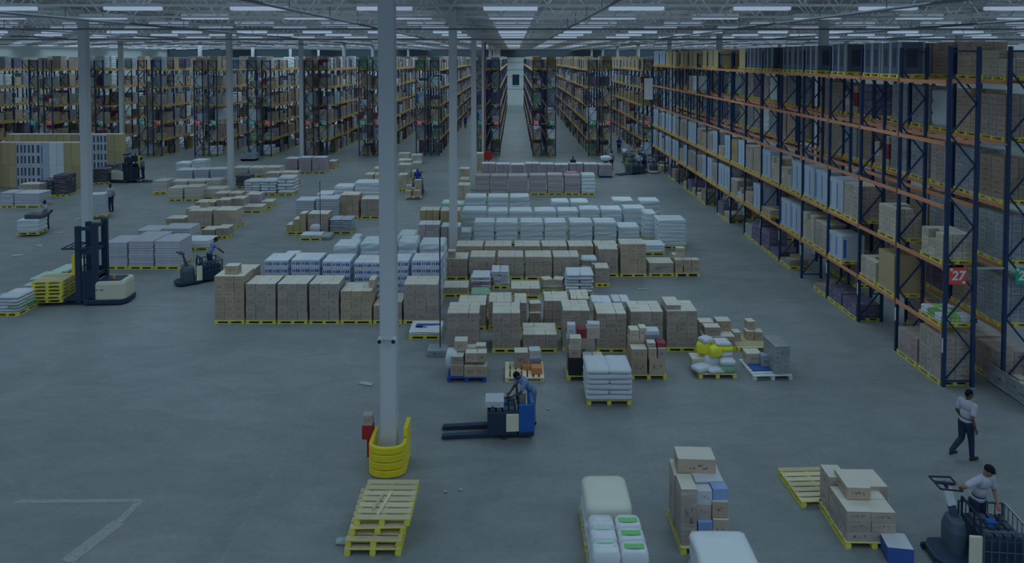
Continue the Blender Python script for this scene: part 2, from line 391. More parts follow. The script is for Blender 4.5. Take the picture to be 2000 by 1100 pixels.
# ------------------------------------------------------------------ pallets
def pallet_mb(w=1.2, d=1.0, wood='pallet_wood', edge='pallet_yellow', nb=7, along='y'):
    mb = MB(); bw = d/nb*.78
    for i in range(nb):
        c = -d/2 + bw/2 + i*(d-bw)/(nb-1); mb.box(-w/2, w/2, c-bw/2, c+bw/2, .12, .144, wood if 0 < i < nb-1 else edge, 0, wood)
    for x in (-w/2, -.05, w/2-.1):
        mb.box(x, x+.1, -d/2, d/2, .1, .12, wood)
    return mb
def pallet_low(w, d, edge):
    mb = MB()
    for x in (-w/2, -.05, w/2-.1): mb.box(x, x+.1, -d/2, d/2, 0, .022, edge)
    return mb
def pallet_blocks(w, d, edge):
    L_ = []
    for x in (-w/2, -.06, w/2-.12):
        for y in (-d/2, -.06, d/2-.12): L_.append((x, x+.12, y, y+.12))
    return L_
PALC = {}
def pallet_full(w, d, wood, edge):
    k = (round(w, 2), round(d, 2), wood, edge)
    if k not in PALC:
        mb = pallet_mb(w, d, wood, edge); mb.join(pallet_low(w, d, edge), Matrix())
        for b in pallet_blocks(w, d, edge): mb.box(*b, .022, .1, edge)
        # painted outer stringer edges
        mb.box(-w/2-.004, w/2+.004, -d/2-.004, -d/2+.02, .1, .125, edge); mb.box(-w/2-.004, w/2+.004, d/2-.02, d/2+.004, .1, .125, edge)
        mb.box(-w/2-.006, w/2+.006, -d/2-.006, -d/2+.022, 0, .024, edge)
        PALC[k] = (mb, mb.mesh('pallet'))
    return PALC[k]
def pallet(x, y, z=0, w=1.2, d=1.0, rz=0, wood='pallet_wood', edge='pallet_yellow', label='', group='pallets on the floor', parts=False):
    if not parts:
        o = obj('pallet', pallet_full(w, d, wood, edge)[1], None, (x, y, z), rz)
        return tag(o, label, 'pallet', group)
    t = thing('pallet', label, 'pallet', (x, y, z), rz, group)
    bw = d/7*.78
    for i in range(7):
        c = -d/2 + bw/2 + i*(d-bw)/6
        MB().box(-w/2, w/2, c-bw/2, c+bw/2, .122, .146, edge if i in (0, 6) else wood, 0, wood).build('deck_board', t, bevel=.004)
    for x_ in (-w/2, -.05, w/2-.1):
        MB().box(x_, x_+.1, -d/2, d/2, .1, .122, edge).build('stringer_board', t)
        MB().box(x_, x_+.1, -d/2, d/2, 0, .022, edge).build('bottom_board', t)
    for b in pallet_blocks(w, d, edge): MB().box(*b, .022, .1, edge).build('block', t)
    return t

# ------------------------------------------------------------------ goods on the floor
PM = {}
def cmesh(w, d, h, mat, top=None):
    k = ('c', round(w, 3), round(d, 3), round(h, 3), mat, top)
    if k not in PM:
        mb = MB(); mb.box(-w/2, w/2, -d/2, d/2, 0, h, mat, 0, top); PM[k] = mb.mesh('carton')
    return PM[k]
def grid_cells(nx, ny, nz, gone=()):
    for k in range(nz):
        for i in range(nx):
            for j in range(ny):
                if (i, j, k) in gone: continue
                if 0 < i < nx-1 and 0 < j < ny-1 and k < nz-1 and (i, j, k+1) not in gone: continue
                yield i, j, k
def carton_stack(x, y, w, d, z0, z1, nx, ny, nz, mat, label, group, rz=0, gone=(), part='carton', parts=True, lid=None, name='carton_stack', jit=.008):
    rng = random.Random(int(x*97 + y*31)); cw, cd_, ch = w/nx, d/ny, (z1-z0)/nz; g = .006
    if parts:
        t = thing(name, label, 'stack', (x, y, z0), rz, group)
        for i, j, k in grid_cells(nx, ny, nz, gone):
            lidm = lid if (k == nz-1 or (i, j, k+1) in gone) else None
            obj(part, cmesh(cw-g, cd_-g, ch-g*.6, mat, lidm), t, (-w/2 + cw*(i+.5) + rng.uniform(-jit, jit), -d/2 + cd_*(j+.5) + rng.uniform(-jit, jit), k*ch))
        return t
    mb = MB()
    for i, j, k in grid_cells(nx, ny, nz, gone):
        cx, cy = -w/2 + cw*(i+.5) + rng.uniform(-jit, jit), -d/2 + cd_*(j+.5) + rng.uniform(-jit, jit)
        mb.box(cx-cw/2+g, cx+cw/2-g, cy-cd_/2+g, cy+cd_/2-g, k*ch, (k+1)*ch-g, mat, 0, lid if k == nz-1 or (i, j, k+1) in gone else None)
    return tag(mb.build(name, None, (x, y, z0), rz), label, 'stack', group)
def wrap_mb(w, d, h, mat, seed=0, layers=5, jit=.02, r=.035, sag=.03):
    rng = random.Random(seed); rings = []
    for k in range(layers):
        z0, z1 = h*k/layers, h*(k+1)/layers
        rings.append(rrect(w-.05, d-.05, r, z0+.005, 3, jit=jit*.5, rng=rng))
        rings.append(rrect(w, d, r, z0 + (z1-z0)*.35, 3, jit=jit, rng=rng)); rings.append(rrect(w, d, r, z0 + (z1-z0)*.75, 3, jit=jit, rng=rng))
    rings.append(rrect(w-.05, d-.05, r, h-.015, 3, jit=jit*.5, rng=rng)); rings.append(rrect(w*.82, d*.82, r, h+.01, 3, jit=jit*.5, rng=rng))
    rings.append(rrect(w*.4, d*.4, r, h-sag*.3, 3, jit=jit*.5, rng=rng)); rings.append(rrect(w*.05, d*.05, .01, h-sag*.4, 3))
    return MB().loft(rings, mat)
def wrap_stack(x, y, w, d, z0, z1, mat, label, group, rz=0, layers=5, name='wrapped_stack', jit=.022, r=.035):
    return tag(wrap_mb(w, d, z1-z0, mat, int(x*53+y*17), layers, jit, r).build(name, None, (x, y, z0), rz, smooth=r > .1), label, 'stack', group)
def sack_mesh(w, d, h, mat, v=0):
    k = ('s', round(w, 2), round(d, 2), round(h, 3), mat, v)
    if k not in PM:
        rng = random.Random(v+3)
        rings = [rrect(w*.8, d*.78, .08, .0, 3), rrect(w*.95, d*.94, .07, h*.18, 3, jit=.012, rng=rng), rrect(w, d, .06, h*.5, 3, jit=.014, rng=rng),
                 rrect(w*.96, d*.95, .08, h*.8, 3, jit=.012, rng=rng), rrect(w*.8, d*.76, .08, h*1.0, 3, jit=.01, rng=rng), rrect(w*.4, d*.4, .08, h*1.08, 3), rrect(w*.05, d*.05, .01, h*1.09, 3)]
        PM[k] = MB().loft(rings, mat).mesh('sack', True)
    return PM[k]
def sack_stack(x, y, w, d, z0, z1, nx, ny, nz, mat, label, group, rz=0, jit=.03, mats=None):
    t = thing('sack_stack', label, 'stack', (x, y, z0), rz, group); rng = random.Random(int(x*71+y*13)); h = (z1-z0)/nz
    for k in range(nz):
        ax, ay = (nx, ny) if k % 2 == 0 else (ny, nx)
        for i in range(ax):
            for j in range(ay):
                if 0 < i < ax-1 and 0 < j < ay-1 and k < nz-1: continue
                m = rng.choice(mats) if mats else mat
                o = obj('sack', sack_mesh(w/ax*1.02, d/ay*1.02, h*.97, m, rng.randrange(3)), t,
                    (-w/2 + w/ax*(i+.5) + rng.uniform(-jit, jit), -d/2 + d/ay*(j+.5) + rng.uniform(-jit, jit), k*h), rng.uniform(-.03, .03))
    return t
def slab_stack(x, y, w, d, z0, z1, nz, mat, label, group, rz=0, parts=False, top=None, name='paper_stack', jit=.012):
    rng = random.Random(int(x*37+y*91)); h = (z1-z0)/nz
    if parts:
        t = thing(name, label, 'stack', (x, y, z0), rz, group)
        for k in range(nz):
            obj('bundle', PM.setdefault(('b', round(w,2), round(d,2), round(h,3), mat), MB().loft([rrect(w-.03, d-.03, .03, 0), rrect(w, d, .03, h*.12), rrect(w, d, .03, h*.8), rrect(w-.03, d-.03, .03, h*.93)], mat).mesh('bundle')),
                t, (rng.uniform(-jit, jit), rng.uniform(-jit, jit), k*h))
        return t
    mb = MB()
    for k in range(nz):
        a, b = rng.uniform(-jit, jit), rng.uniform(-jit, jit)
        mb.loft([rrect(w-.05, d-.05, .03, k*h, 2, a, b), rrect(w, d, .03, k*h+h*.15, 2, a, b), rrect(w, d, .03, k*h+h*.8, 2, a, b), rrect(w-.05, d-.05, .03, k*h+h*.94, 2, a, b)], mat if k < nz-1 or not top else top)
    return tag(mb.build(name, None, (x, y, z0), rz), label, 'stack', group)
def loose(x, y, z, w, d, h, label, mat='cardboard', top='cardboard_lid', rz=0, group=None, cat='box', name='carton'):
    o = obj(name, cmesh(w, d, h, mat, top), None, (x, y, z), rz, bevel=.008); return tag(o, label, cat, group)
def sack(x, y, z, w, d, h, label, mat, rz=0, group=None):
    return tag(obj('sack', sack_mesh(w, d, h, mat, int(abs(x*10)) % 3), None, (x, y, z), rz), label, 'sack', group)

PALLET_LABELS = {}
def put(px0, px1, b, pt, kind, rowname, idx, d=1.05, nx=3, ny=3, nz=5, mat=None, group=None, pal=('pallet_wood', 'pallet_yellow'), parts=None, gone=(), desc=None, rz=0, lid='cardboard_lid', mats=None, nopal=False, layers=5, where='from the left'):
    """a pallet with a load; px0/px1 its front edge, b its foot, pt the top of its front"""
    Y = Yof(b); X0, X1 = Xat(px0, Y), Xat(px1, Y); w = X1-X0-.03; x = (X0+X1)/2; y = Y + d/2
    ztop = atY(1005, pt, Y).z; near = Y < 36 if parts is None else parts
    w = max(w, .3)
    pos = '%s %s %s' % (ORD[idx], where, rowname)
    if not nopal:
        pallet(x, y, 0, max(w, .5), d, rz, pal[0], pal[1], '%s pallet under goods, %s' % ({'pallet_yellow':'yellow-edged','pallet_blue':'blue','pallet_white':'white','pallet_bare':'bare wood'}[pal[1]], pos), 'pallets under the goods on the floor')
    z0 = 0 if nopal else .148
    if kind == 'C':
        return carton_stack(x, y, w-.02, d-.04, z0, ztop, nx, ny, nz, mat or 'cardboard_film', '%s, %s' % (desc or 'brown carton stack', pos), group or 'wrapped carton stacks', rz, gone, parts=near, lid=lid)
    if kind == 'W':
        return wrap_stack(x, y, w-.01, d-.02, z0, ztop, mat or 'white_film', '%s, %s' % (desc or 'white film-wrapped stack', pos), group or 'white wrapped stacks', rz, layers)
    if kind == 'B':
        return carton_stack(x, y, w-.02, d-.04, z0, ztop, nx, ny, nz, 'bottle_pack', '%s, %s' % (desc or 'stack of white packs with blue labels', pos), group or 'white and blue pack stacks', rz, gone, part='bottle_pack', parts=near, lid='white_plastic', name='bottle_pack_stack')
    if kind == 'S':
        return sack_stack(x, y, w-.02, d-.04, z0, ztop, nx, ny, nz, mat or 'sack_white', '%s, %s' % (desc or 'stack of white sacks', pos), group or 'sack stacks', rz, mats=mats)
    if kind == 'L':
        return slab_stack(x, y, w-.02, d-.04, z0, ztop, nz, mat or 'paper', '%s, %s' % (desc or 'flat paper bundle stack', pos), group or 'paper bundle stacks', rz, parts=near)

# --- row A: the long front-left carton row
rn = 'in long front carton row'
A = [(418,478,540),(479,539,555),(541,601,555),(603,663,555),(664,727,569),(728,786,590),(787,856,556)]
for i, (a, b, t) in enumerate(A):
    gone = set()
    if i == 5: gone = {(0,0,4), (0,1,4), (1,0,4)}
    put(a, b, 633, t, 'C', rn, i+1, d=1.15, nx=3, ny=3, nz=6 if i == 0 else 5, mat='cardboard' if i in (0,4) else 'cardboard_film', gone=gone, desc='stack of brown cartons')
Y = Yof(633)
loose(Xat(448,Y), Y+.45, atY(1005,540,Y).z, .5, .4, .33, 'single brown carton on top of leftmost stack of the front row')
put(432, 494, -(Y+1.25), 530, 'C', 'behind the front carton row', 1, d=1.0, nz=6, desc='carton stack with pale lid')
loose(Xat(722,Y), Y+.75, atY(1005,569,Y).z, .24, .6, .3, 'narrow carton left on top of fifth front-row stack')
# --- row B: bottled packs
rn = 'in row of blue-label packs'
Bx = [(516,564,509),(568,625,508),(629,685,511),(691,745,513),(752,799,510),(803,862,509)]
for i, (a, b, t) in enumerate(Bx):
    put(a, b, -29.0, t, 'B', rn, i+1, d=1.15, nx=3, ny=2, nz=6)
put(549, 580, -30.5, 500, 'W', 'behind the row of blue-label packs', 1, d=.9)
# --- row C
rn = 'in wrapped row behind blue-label packs'
for i, (a, b, t) in enumerate([(651,698,480),(704,742,474),(752,775,472),(777,815,472),(819,869,476)]):
    put(a, b, -31.4, t, 'W', rn, i+1, d=1.2)
for i, (a, b, t) in enumerate([(684,703,466),(777,812,458)]):
    put(a, b, -33.3, t, 'W', 'of second wrapped row behind blue-label packs', i+1, d=1.0, parts=False)
# --- row D
for i, (a, b, t) in enumerate([(816,859,439),(861,900,443)]):
    put(a, b, -37.5, t, 'W' if 0 else 'C', 'in lower carton pair left of thin column', i+1, mat='paper_pink', lid='white_film', nz=4, parts=False)
for i, (a, b, t) in enumerate([(819,858,411),(860,899,412)]):
    put(a, b, -39.4, t, 'C', 'in taller carton pair left of thin column', i+1, nz=4, mat='brown_box', parts=False)
for i, (a, b, t) in enumerate([(862,880,396),(884,908,398)]):
    put(a, b, -44, t, 'W', 'in pale pair beside thin column', i+1, mat='pale_green', parts=False)
# --- row F
rn = 'in front row below the white block'
for i, (a, b, t) in enumerate([(868,914,506),(917,968,502),(971,1023,502),(1025,1078,502),(1080,1132,502)]):
    put(a, b, 547, t, 'C', rn, i+1, d=1.15, nx=3, nz=4, mat='cardboard_film', group='wrapped carton stacks below the white block')
Y = Yof(547)
loose(Xat(881,Y), Y+.4, atY(1005,506,Y).z, .35, .4, .3, 'small open brown carton on first stack below the white block')
put(1136, 1166, 552, 516, 'C', 'right of front row below white block', 1, nz=4, mat='cardboard_film', gone={(0,0,3),(1,0,3)}, desc='ragged torn-film carton stack')
sack(Xat(1152,Yof(552)), Yof(552)+.5, atY(1005,514,Yof(552)).z, .7, .6, .18, 'crumpled white film heap on ragged carton stack', 'white_film')
put(1168, 1208, 541, 487, 'C', 'tall cartons right of ragged stack', 1, nz=6, mat='cardboard_film')
put(1211, 1263, 541, 477, 'C', 'tall cartons right of ragged stack', 2, nz=6, mat='cardboard')
for i, (a, b) in enumerate([(890,944),(946,1000),(1004,1056),(1058,1108),(1110,1160),(1162,1208)]):
    put(a, b, -34.9, 481, 'C', 'in pale-lidded row behind, below white block', i+1, d=1.15, nz=5, mat='cardboard')
put(1267, 1317, 540, 514, 'C', 'beside small carton pile, right edge', 1, d=1.0, nx=1, ny=1, nz=1, mat='cardboard_film', desc='single broad film-wrapped carton')
Y = Yof(541); X0 = Xat(1317, Y); p = pallet(X0+.62, Y+.55, 0, 1.15, 1.0, .03, label='yellow pallet holding a small carton pile right of broad carton', group='pallets on the floor', parts=True)
for i, (dx, dy, dz, w, d, h) in enumerate([(.25,.35,0,.36,.5,.62),(.66,.3,0,.36,.4,.32),(1.02,.3,0,.36,.4,.32),(.64,.32,.32,.38,.42,.3),(1.02,.3,.32,.36,.4,.3),(.3,.75,0,.5,.4,.75),(.9,.75,0,.5,.38,.4),(.42,.75,.75,.38,.36,.3)]):
    loose(X0+dx, Y+dy, .148+dz, w, d, h, 'brown carton in small pile on yellow pallet, %s of the pile' % ['tall left front','lower middle front','lower right front','upper middle front','upper right front','tall left rear','low right rear','topmost'][i], rz=random.uniform(-.08,.08), group='cartons in the small pile')
# --- the white block E
rn = 'in front row of white block'
for i, (a, b, t) in enumerate([(925,966,434),(968,1012,434),(1015,1061,434),(1063,1107,434),(1112,1158,434),(1160,1205,434),(1207,1250,443)]):
    put(a, b, -38.6, t, 'W', rn, i+1, d=1.15, group='white wrapped block', layers=4)
put(1258, 1282, -39.4, 416, 'W', 'in tall pair ending the white block', 1, d=1.1, group='white wrapped block', layers=6)
put(1285, 1341, 486, 430, 'W', 'in tall pair ending the white block', 2, d=1.3, group='white wrapped block', layers=7)
put(1250, 1300, 499, 478, 'W', 'low wrapped load before the tall pair', 1, d=1.0, group='white wrapped block', layers=3)
put(897, 921, -38.8, 452, 'W', 'low load left of white block', 1, d=1.0, group='white wrapped block', layers=3)
rn = 'in second row of white block'
for i, (a, b, t) in enumerate([(902,950,410),(952,992,412),(994,1040,412),(1043,1086,412),(1088,1130,412),(1132,1172,409),(1174,1215,409),(1218,1262,407)]):
    put(a, b, -41.2, t, 'W', rn, i+1, d=1.15, group='white wrapped block', layers=4)
rn = 'in third row of white block'
for i, (a, b, t) in enumerate([(908,950,384),(952,993,384),(995,1034,384),(1076,1112,394),(1114,1150,394),(1197,1238,391),(1250,1289,392)]):
    put(a, b, -43.9, t, 'W', rn, i+1, d=1.15, group='white wrapped block', layers=4)
# --- G2 and G1
rn = 'in striped row behind white block'
for i, (a, b, t) in enumerate([(927,957,343),(958,991,343),(992,1031,343),(1034,1068,342),(1069,1100,341),(1102,1133,342),(1135,1163,341)]):
    put(a, b, 381, t, 'L' if i < 6 else 'W', rn, i+1, d=1.15, nz=9, mat=('paper_pink' if i < 5 else 'paper_pink') if i < 6 else 'white_film', desc='pallet stack of flat striped bundles' if i < 6 else None, group='striped bundle stacks')
sack(Xat(1117,53.6), 54.1, atY(1005,342,53.4).z, .9, .7, .15, 'red and white sack lying on sixth striped stack', 'sack_pink')
rn = 'in long rosy row before the aisles'
for i in range(9):
    a = 940 + i*28.6
    put(a, a+27.8, 347, 320 + (i % 3), 'C', rn, i+1, d=1.3, nx=2, ny=2, nz=3, mat='pink_carton', lid='white_film', desc='rosy carton stack with white top', group='rosy carton stacks', pal=('pallet_wood', 'pallet_blue' if i == 8 else 'pallet_yellow'))
# --- middle chaos
put(864, 915, -30.2, 562, 'C', 'in mixed row of sacks and cartons', 1, nz=3, mat='cardboard', d=1.0)
put(919, 958, -30.9, 541, 'S', 'in mixed row of sacks and cartons', 2, nx=1, ny=2, nz=7, mats=['sack_white','sack_pink','sack_white'], desc='slumping pink and white sack stack')
put(960, 995, -31.3, 530, 'S', 'in mixed row of sacks and cartons', 3, nx=1, ny=2, nz=8)
put(997, 1056, -30.0, 564, 'C', 'in mixed row of sacks and cartons', 4, nz=3, mat='cardboard', d=1.15)
put(1058, 1102, -30.8, 560, 'W', 'in mixed row of sacks and cartons', 5, d=1.0, mat='grey_wrap', layers=4)
zt = atY(1005, 560, 30.8).z
loose(Xat(1068,30.9), 31.2, zt, .42, .5, .26, 'left one of two brown cartons on the grey wrapped load', rz=.3)
loose(Xat(1092,30.9), 31.2, zt, .42, .5, .26, 'right one of two brown cartons on the grey wrapped load', rz=-.25)
put(1105, 1160, -30.3, 536, 'S', 'in mixed row of sacks and cartons', 6, nx=1, ny=2, nz=6, d=1.2, desc='puffy stack of big white sacks')
put(1162, 1191, 560, 524, 'C', 'right of the puffy white sacks', 1, nx=2, ny=2, nz=4, d=.9, mat='cardboard_film')
# --- row H
rn = 'in tall front carton row'
H = [(872,937,690,612),(960,1017,689,612),(1020,1089,689,654),(1098,1153,687,607),(1164,1224,689,613),(1230,1296,688,609),(1301,1363,687,608)]
for i, (a, b, bb, t) in enumerate(H):
    put(a, b, bb, t, 'C', rn, i+1, d=1.15, nx=3, ny=3, nz=3 if i == 2 else 7, mat='cardboard_rosy' if i in (2,) else 'cardboard_film', desc='tall stack of brown cartons' if i != 2 else 'half-height stack of brown cartons', group='tall carton stacks of the front row')
Y = Yof(687); zt = atY(1005, 608, Y).z
loose(Xat(1317,Y), Y+.6, zt, .5, .9, .16, 'flat pale carton on left half of the rightmost tall stack', mat='cardboard_film')
rn = 'in second row behind tall cartons'
for i, (a, b, Yb, t, m) in enumerate([(893,950,-26.5,596,'cardboard_film'),(953,1000,-26.6,590,'cardboard'),(1003,1030,-26.4,592,'cardboard_film'),(1062,1112,-26.5,588,'cardboard_film'),(1114,1152,-26.8,584,'cardboard_film')]):
    put(a, b, Yb, t, 'C', rn, i+1, d=1.15, nx=3 if b-a > 30 else 2, ny=3, nz=6, mat=m)
for i, (a, b, Yb, t) in enumerate([(1156,1196,-28.0,590),(1198,1232,-28.1,589)]):
    put(a, b, Yb, t, 'S', 'low sacks behind tall cartons', i+1, nx=1, ny=2, nz=6, d=.9)
put(1033, 1058, -26.4, 612, 'C', 'gap filler between tall cartons', 1, d=1.1, nx=2, ny=2, nz=5, mat='cardboard_dark')
loose(Xat(1045,26.5), 26.8, atY(1005,612,26.4).z, .42, .4, .3, 'brown carton standing in the gap between tall stacks', rz=.1)
put(918, 957, -28.3, 575, 'S', 'narrow stack between rows', 1, nx=1, ny=2, nz=7, d=.9, mats=['sack_white', 'sack_green'])
# white pack with blue print, left of the tall row
put(798, 861, 663, 648, 'W', 'small pallet load before the column row', 1, d=1.15, mat='white_plastic', desc='low white pack with blue lettering', layers=2)
Y = Yof(663); zt = atY(1005, 648, Y).z
mb = MB()
for (x0, x1, y0, y1) in ((-.42,.46,.0,.12),(-.42,-.16,-.22,-.1),(-.42,.0,-.22,-.15),(-.42,-.3,-.1,.0)): mb.box(x0, x1, y0, y1, 0, .004, 'blue_box')
tag(mb.build('blue_print', None, (Xat(830,Y)+.02, Y+.62, zt+.022)), 'blue printed sheet lying on low white pack', 'sheet')
# --- small pallets in front
def pile(X, Y, items, what, rz=0, group=None):
    for i, (dx, dy, dz, w, d, h, mat, lab) in enumerate(items):
        loose(X+dx, Y+dy, .149+dz, w, d, h, lab + ' ' + what, mat=mat, top='cardboard_lid' if mat.startswith('cardboard') else mat, rz=rz+random.uniform(-.06,.06), group=group)
Y = Yof(747); X = (Xat(873,Y)+Xat(950,Y))/2
pallet(X, Y+.5, 0, 1.22, 1.0, 0, 'pallet_blue', 'pallet_blue', 'blue pallet carrying a jumbled carton pile, before tall rows', parts=True)
wh = 'on blue pallet'
pile(X, Y+.5, [(-.3,-.2,0,.42,.4,.36,'cardboard','lower left brown carton with white label'),(.12,-.28,0,.4,.36,.34,'cardboard','lower middle brown carton'),(.46,-.26,0,.34,.4,.34,'cardboard','lower right brown carton'),
    (-.32,.2,0,.4,.38,.6,'cardboard','tall rear left carton'),(.1,.14,0,.4,.4,.42,'cardboard','rear middle low carton'),(.44,.16,0,.34,.38,.42,'cardboard','rear right low carton'),
    (-.3,-.18,.37,.38,.36,.24,'cardboard_rosy','second-layer left carton'),(.14,-.2,.43,.38,.36,.30,'cardboard','second-layer middle carton'),(.46,-.2,.43,.32,.36,.3,'cardboard','second-layer right carton'),
    (.12,.2,.43,.38,.3,.3,'cardboard','second-layer rear middle carton'),(-.22,.2,.62,.42,.4,.34,'cardboard_pale','topmost tilted pale carton'),(.42,.2,.43,.32,.3,.36,'cardboard_pale','upper rear right carton')], wh, group='cartons on the blue pallet')
sack(X-.5, Y+.55, .3, .4, .6, .5, 'white film bundle at left edge of the blue pallet pile', 'white_film')
Y = Yof(747); X = (Xat(985,Y)+Xat(1064,Y))/2
p = pallet(X, Y+.6, 0, 1.2, 1.24, pi/2, 'pallet_bare', 'pallet_bare', 'bare wooden pallet half covered by few small boxes', parts=True)
pile(X, Y+.6, [(-.1,.33,0,.44,.42,.5,'cardboard_rosy','rosy brown carton'),(.36,.3,0,.4,.4,.3,'grey_box','lower grey-lilac box'),(.34,.3,.3,.36,.36,.26,'white_box','upper white box'),(.4,-.2,0,.34,.34,.2,'orange_box','flat orange box'),(.1,.05,0,.3,.2,.14,'orange_box','tiny orange box')], 'on bare wooden pallet')
Y = Yof(744); X = (Xat(1107,Y)+Xat(1180,Y))/2
pallet(X, Y+.5, 0, 1.16, 1.0, 0, label='yellow pallet under mixed black, red and white boxes', parts=True)
pile(X, Y+.5, [(-.32,-.25,0,.42,.42,.55,'black_box','black box'),(.08,-.25,0,.3,.42,.6,'white_box','narrow white box'),(.4,-.25,0,.3,.42,.6,'cardboard_pale','pale carton'),
    (-.32,-.22,.55,.38,.4,.3,'cardboard_rosy','rosy carton above black box'),(-.3,-.2,.86,.36,.36,.3,'cardboard_pale','pale upper left carton'),(-.1,.22,0,.9,.42,1.0,'cardboard_film','wide rear wrapped carton'),
    (-.06,.2,1.0,.3,.36,.3,'red_box','dark red box'),(.3,.2,1.0,.42,.36,.34,'cardboard_pale','upper right pale carton'),(-.4,.22,1.0,.26,.3,.42,'white_box','topmost white box'),(.32,.2,1.34,.4,.3,.12,'white_box','flat white lid box')], 'on mixed-box pallet')
# big white sack stack
Y = Yof(792); X0, X1 = Xat(1147,Y), Xat(1233,Y)
pallet((X0+X1)/2, Y+.55, 0, X1-X0, 1.1, 0, label='yellow pallet under the neat stack of white sacks', parts=True)
sack_stack((X0+X1)/2, Y+.55, X1-X0+.04, 1.14, .148, atY(1005,722,Y).z, 1, 2, 6, 'sack_white', 'neat stack of big white sacks on yellow pallet, nearest of centre', 'sack stacks', jit=.015)
Y = Yof(742); X = (Xat(1232,Y)+Xat(1303,Y))/2
pallet(X, Y+.5, 0, 1.14, 1.0, 0, label='yellow pallet under brown cartons right of white sacks', parts=True)
pile(X, Y+.5, [(-.3,-.26,0,.5,.42,.5,'cardboard','lower left carton'),(.26,-.26,0,.5,.42,.5,'cardboard','lower right carton'),(-.3,-.26,.5,.5,.42,.32,'cardboard','second-layer left carton'),(.12,-.26,.5,.26,.42,.34,'cardboard','second-layer narrow carton'),(.42,-.26,.5,.26,.4,.34,'cardboard_rosy','second-layer right carton'),
    (-.3,.22,0,.5,.44,.95,'cardboard','tall rear left carton'),(.2,.22,0,.5,.44,1.1,'grey_box','tall rear grey box'),(-.38,.2,.95,.3,.4,.3,'cardboard_pale','upper left carton'),(-.1,.2,.95,.22,.36,.36,'cardboard_pale','upper middle carton'),
    (.2,.2,1.1,.44,.4,.12,'white_box','flat topmost white box'),(.42,-.2,.84,.28,.36,.14,'red_box','flat reddish box'),(.1,-.24,.85,.26,.3,.14,'cardboard','flat small carton')], 'on carton pallet right of sacks')
# yellow and white bags
Y = Yof(740); X = (Xat(1357,Y)+Xat(1440,Y))/2
pallet(X+.06, Y+.5, 0, 1.2, 1.0, 0, label='yellow pallet under yellow, white and green bags', parts=True)
for i, (dx, dy, dz, w, d, h, m, rz, lab) in enumerate([(-.35,-.2,0,.7,.45,.18,'sack_white',.5,'white bag drooping at front left'),(.05,-.3,0,.6,.4,.14,'sack_white',.2,'white bag at front centre'),(.42,-.22,0,.5,.5,.22,'sack_green',0,'green bag at front right'),(.42,-.2,.22,.5,.5,.16,'sack_white',0,'white bag above green bag'),
    (-.4,.2,0,.5,.5,.3,'cardboard_pale',0,'brown parcel at left rear'),(.0,.15,0,.5,.6,.4,'sack_white',0,'white bag low in the middle'),(.05,.0,.4,.4,.5,.3,'sack_yellow',.3,'bright yellow bag in the middle'),(-.2,.25,.4,.45,.45,.36,'sack_yellow',-.4,'yellow and white bag at upper left'),
    (.4,.18,.2,.56,.6,.18,'sack_yellow',0,'lower yellow bag at right'),(.4,.18,.38,.54,.6,.16,'sack_white',0,'white bag between yellow bags'),(.4,.18,.54,.55,.6,.16,'sack_yellow',0,'upper yellow bag at right'),(.38,.2,.7,.5,.5,.12,'sack_white',0,'topmost white bag'),(-.15,.2,.76,.4,.4,.16,'sack_white',.5,'white bag at upper left')]):
    if m == 'cardboard_pale': loose(X+dx, Y+.5+dy, .149+dz, w, d, h, lab + ' of bag pallet', mat=m)
    else: sack(X+dx, Y+.5+dy, .149+dz, w, d, h, lab + ' of bag pallet', m, rz)
# cartons behind the bags
Y = Yof(686); X = (Xat(1373,Y)+Xat(1438,Y))/2
pallet(X, Y+.55, 0, 1.15, 1.1, 0, label='yellow pallet under stepped cartons behind the bags')
carton_stack(X, Y+.55, 1.1, 1.05, .148, .50, 3, 3, 1, 'cardboard_film', 'low wrapped carton layer behind the bags', None, lid='cardboard_lid')
loose(X-.22, Y+.3, .5, .55, .42, .3, 'front left carton atop stepped cartons behind bags', mat='cardboard_rosy')
loose(X-.3, Y+.8, .5, .5, .45, .3, 'rear left carton atop stepped cartons behind bags'); loose(X+.3, Y+.75, .5, .5, .45, .36, 'rear right carton atop stepped cartons behind bags')
Y = Yof(687); X = (Xat(1442,Y)+Xat(1500,Y))/2
pallet(X, Y+.6, 0, 1.1, 1.2, 0, label='yellow pallet with four small cartons right of stepped cartons', parts=True)
for dx, dy, dz, lab in ((-.38,.45,0,'leftmost'),(.12,.55,0,'lower middle'),(.42,.5,0,'lower right'),(.2,.72,.3,'topmost')):
    loose(X+dx, Y+.35+dy*.9, .149+dz, .28, .34, .3, '%s small brown carton on pallet right of stepped cartons' % lab, rz=random.uniform(-.1,.1), group='four small cartons')
# white pallet with blue sheet and parcel stack
Y = Yof(743); X = (Xat(1468,Y)+Xat(1548,Y))/2
pallet(X, Y+.65, 0, 1.26, 1.3, .05, 'pallet_white', 'pallet_white', 'white plastic pallet with blue sheet and grey parcels', parts=True)
mb = MB(); mb.box(-.42, .3, -.42, .35, 0, .03, 'blue_box'); tag(mb.build('blue_sheet', None, (X-.1, Y+.75, .149), .05), 'folded blue sheet on the white pallet', 'sheet')
carton_stack(X+.33, Y+.55, .5, .9, .149, 1.05, 2, 3, 6, 'grey_wrap', 'tall grey parcel stack on white pallet', None, rz=.05, name='parcel_stack', part='parcel')
loose(X-.3, Y+1.05, .149, .5, .45, .36, 'pale brown carton at rear of white pallet', mat='cardboard_pale'); loose(X+.02, Y+.72, .18, .3, .3, .36, 'small lilac parcel beside grey parcel stack', mat='grey_wrap', top=None)

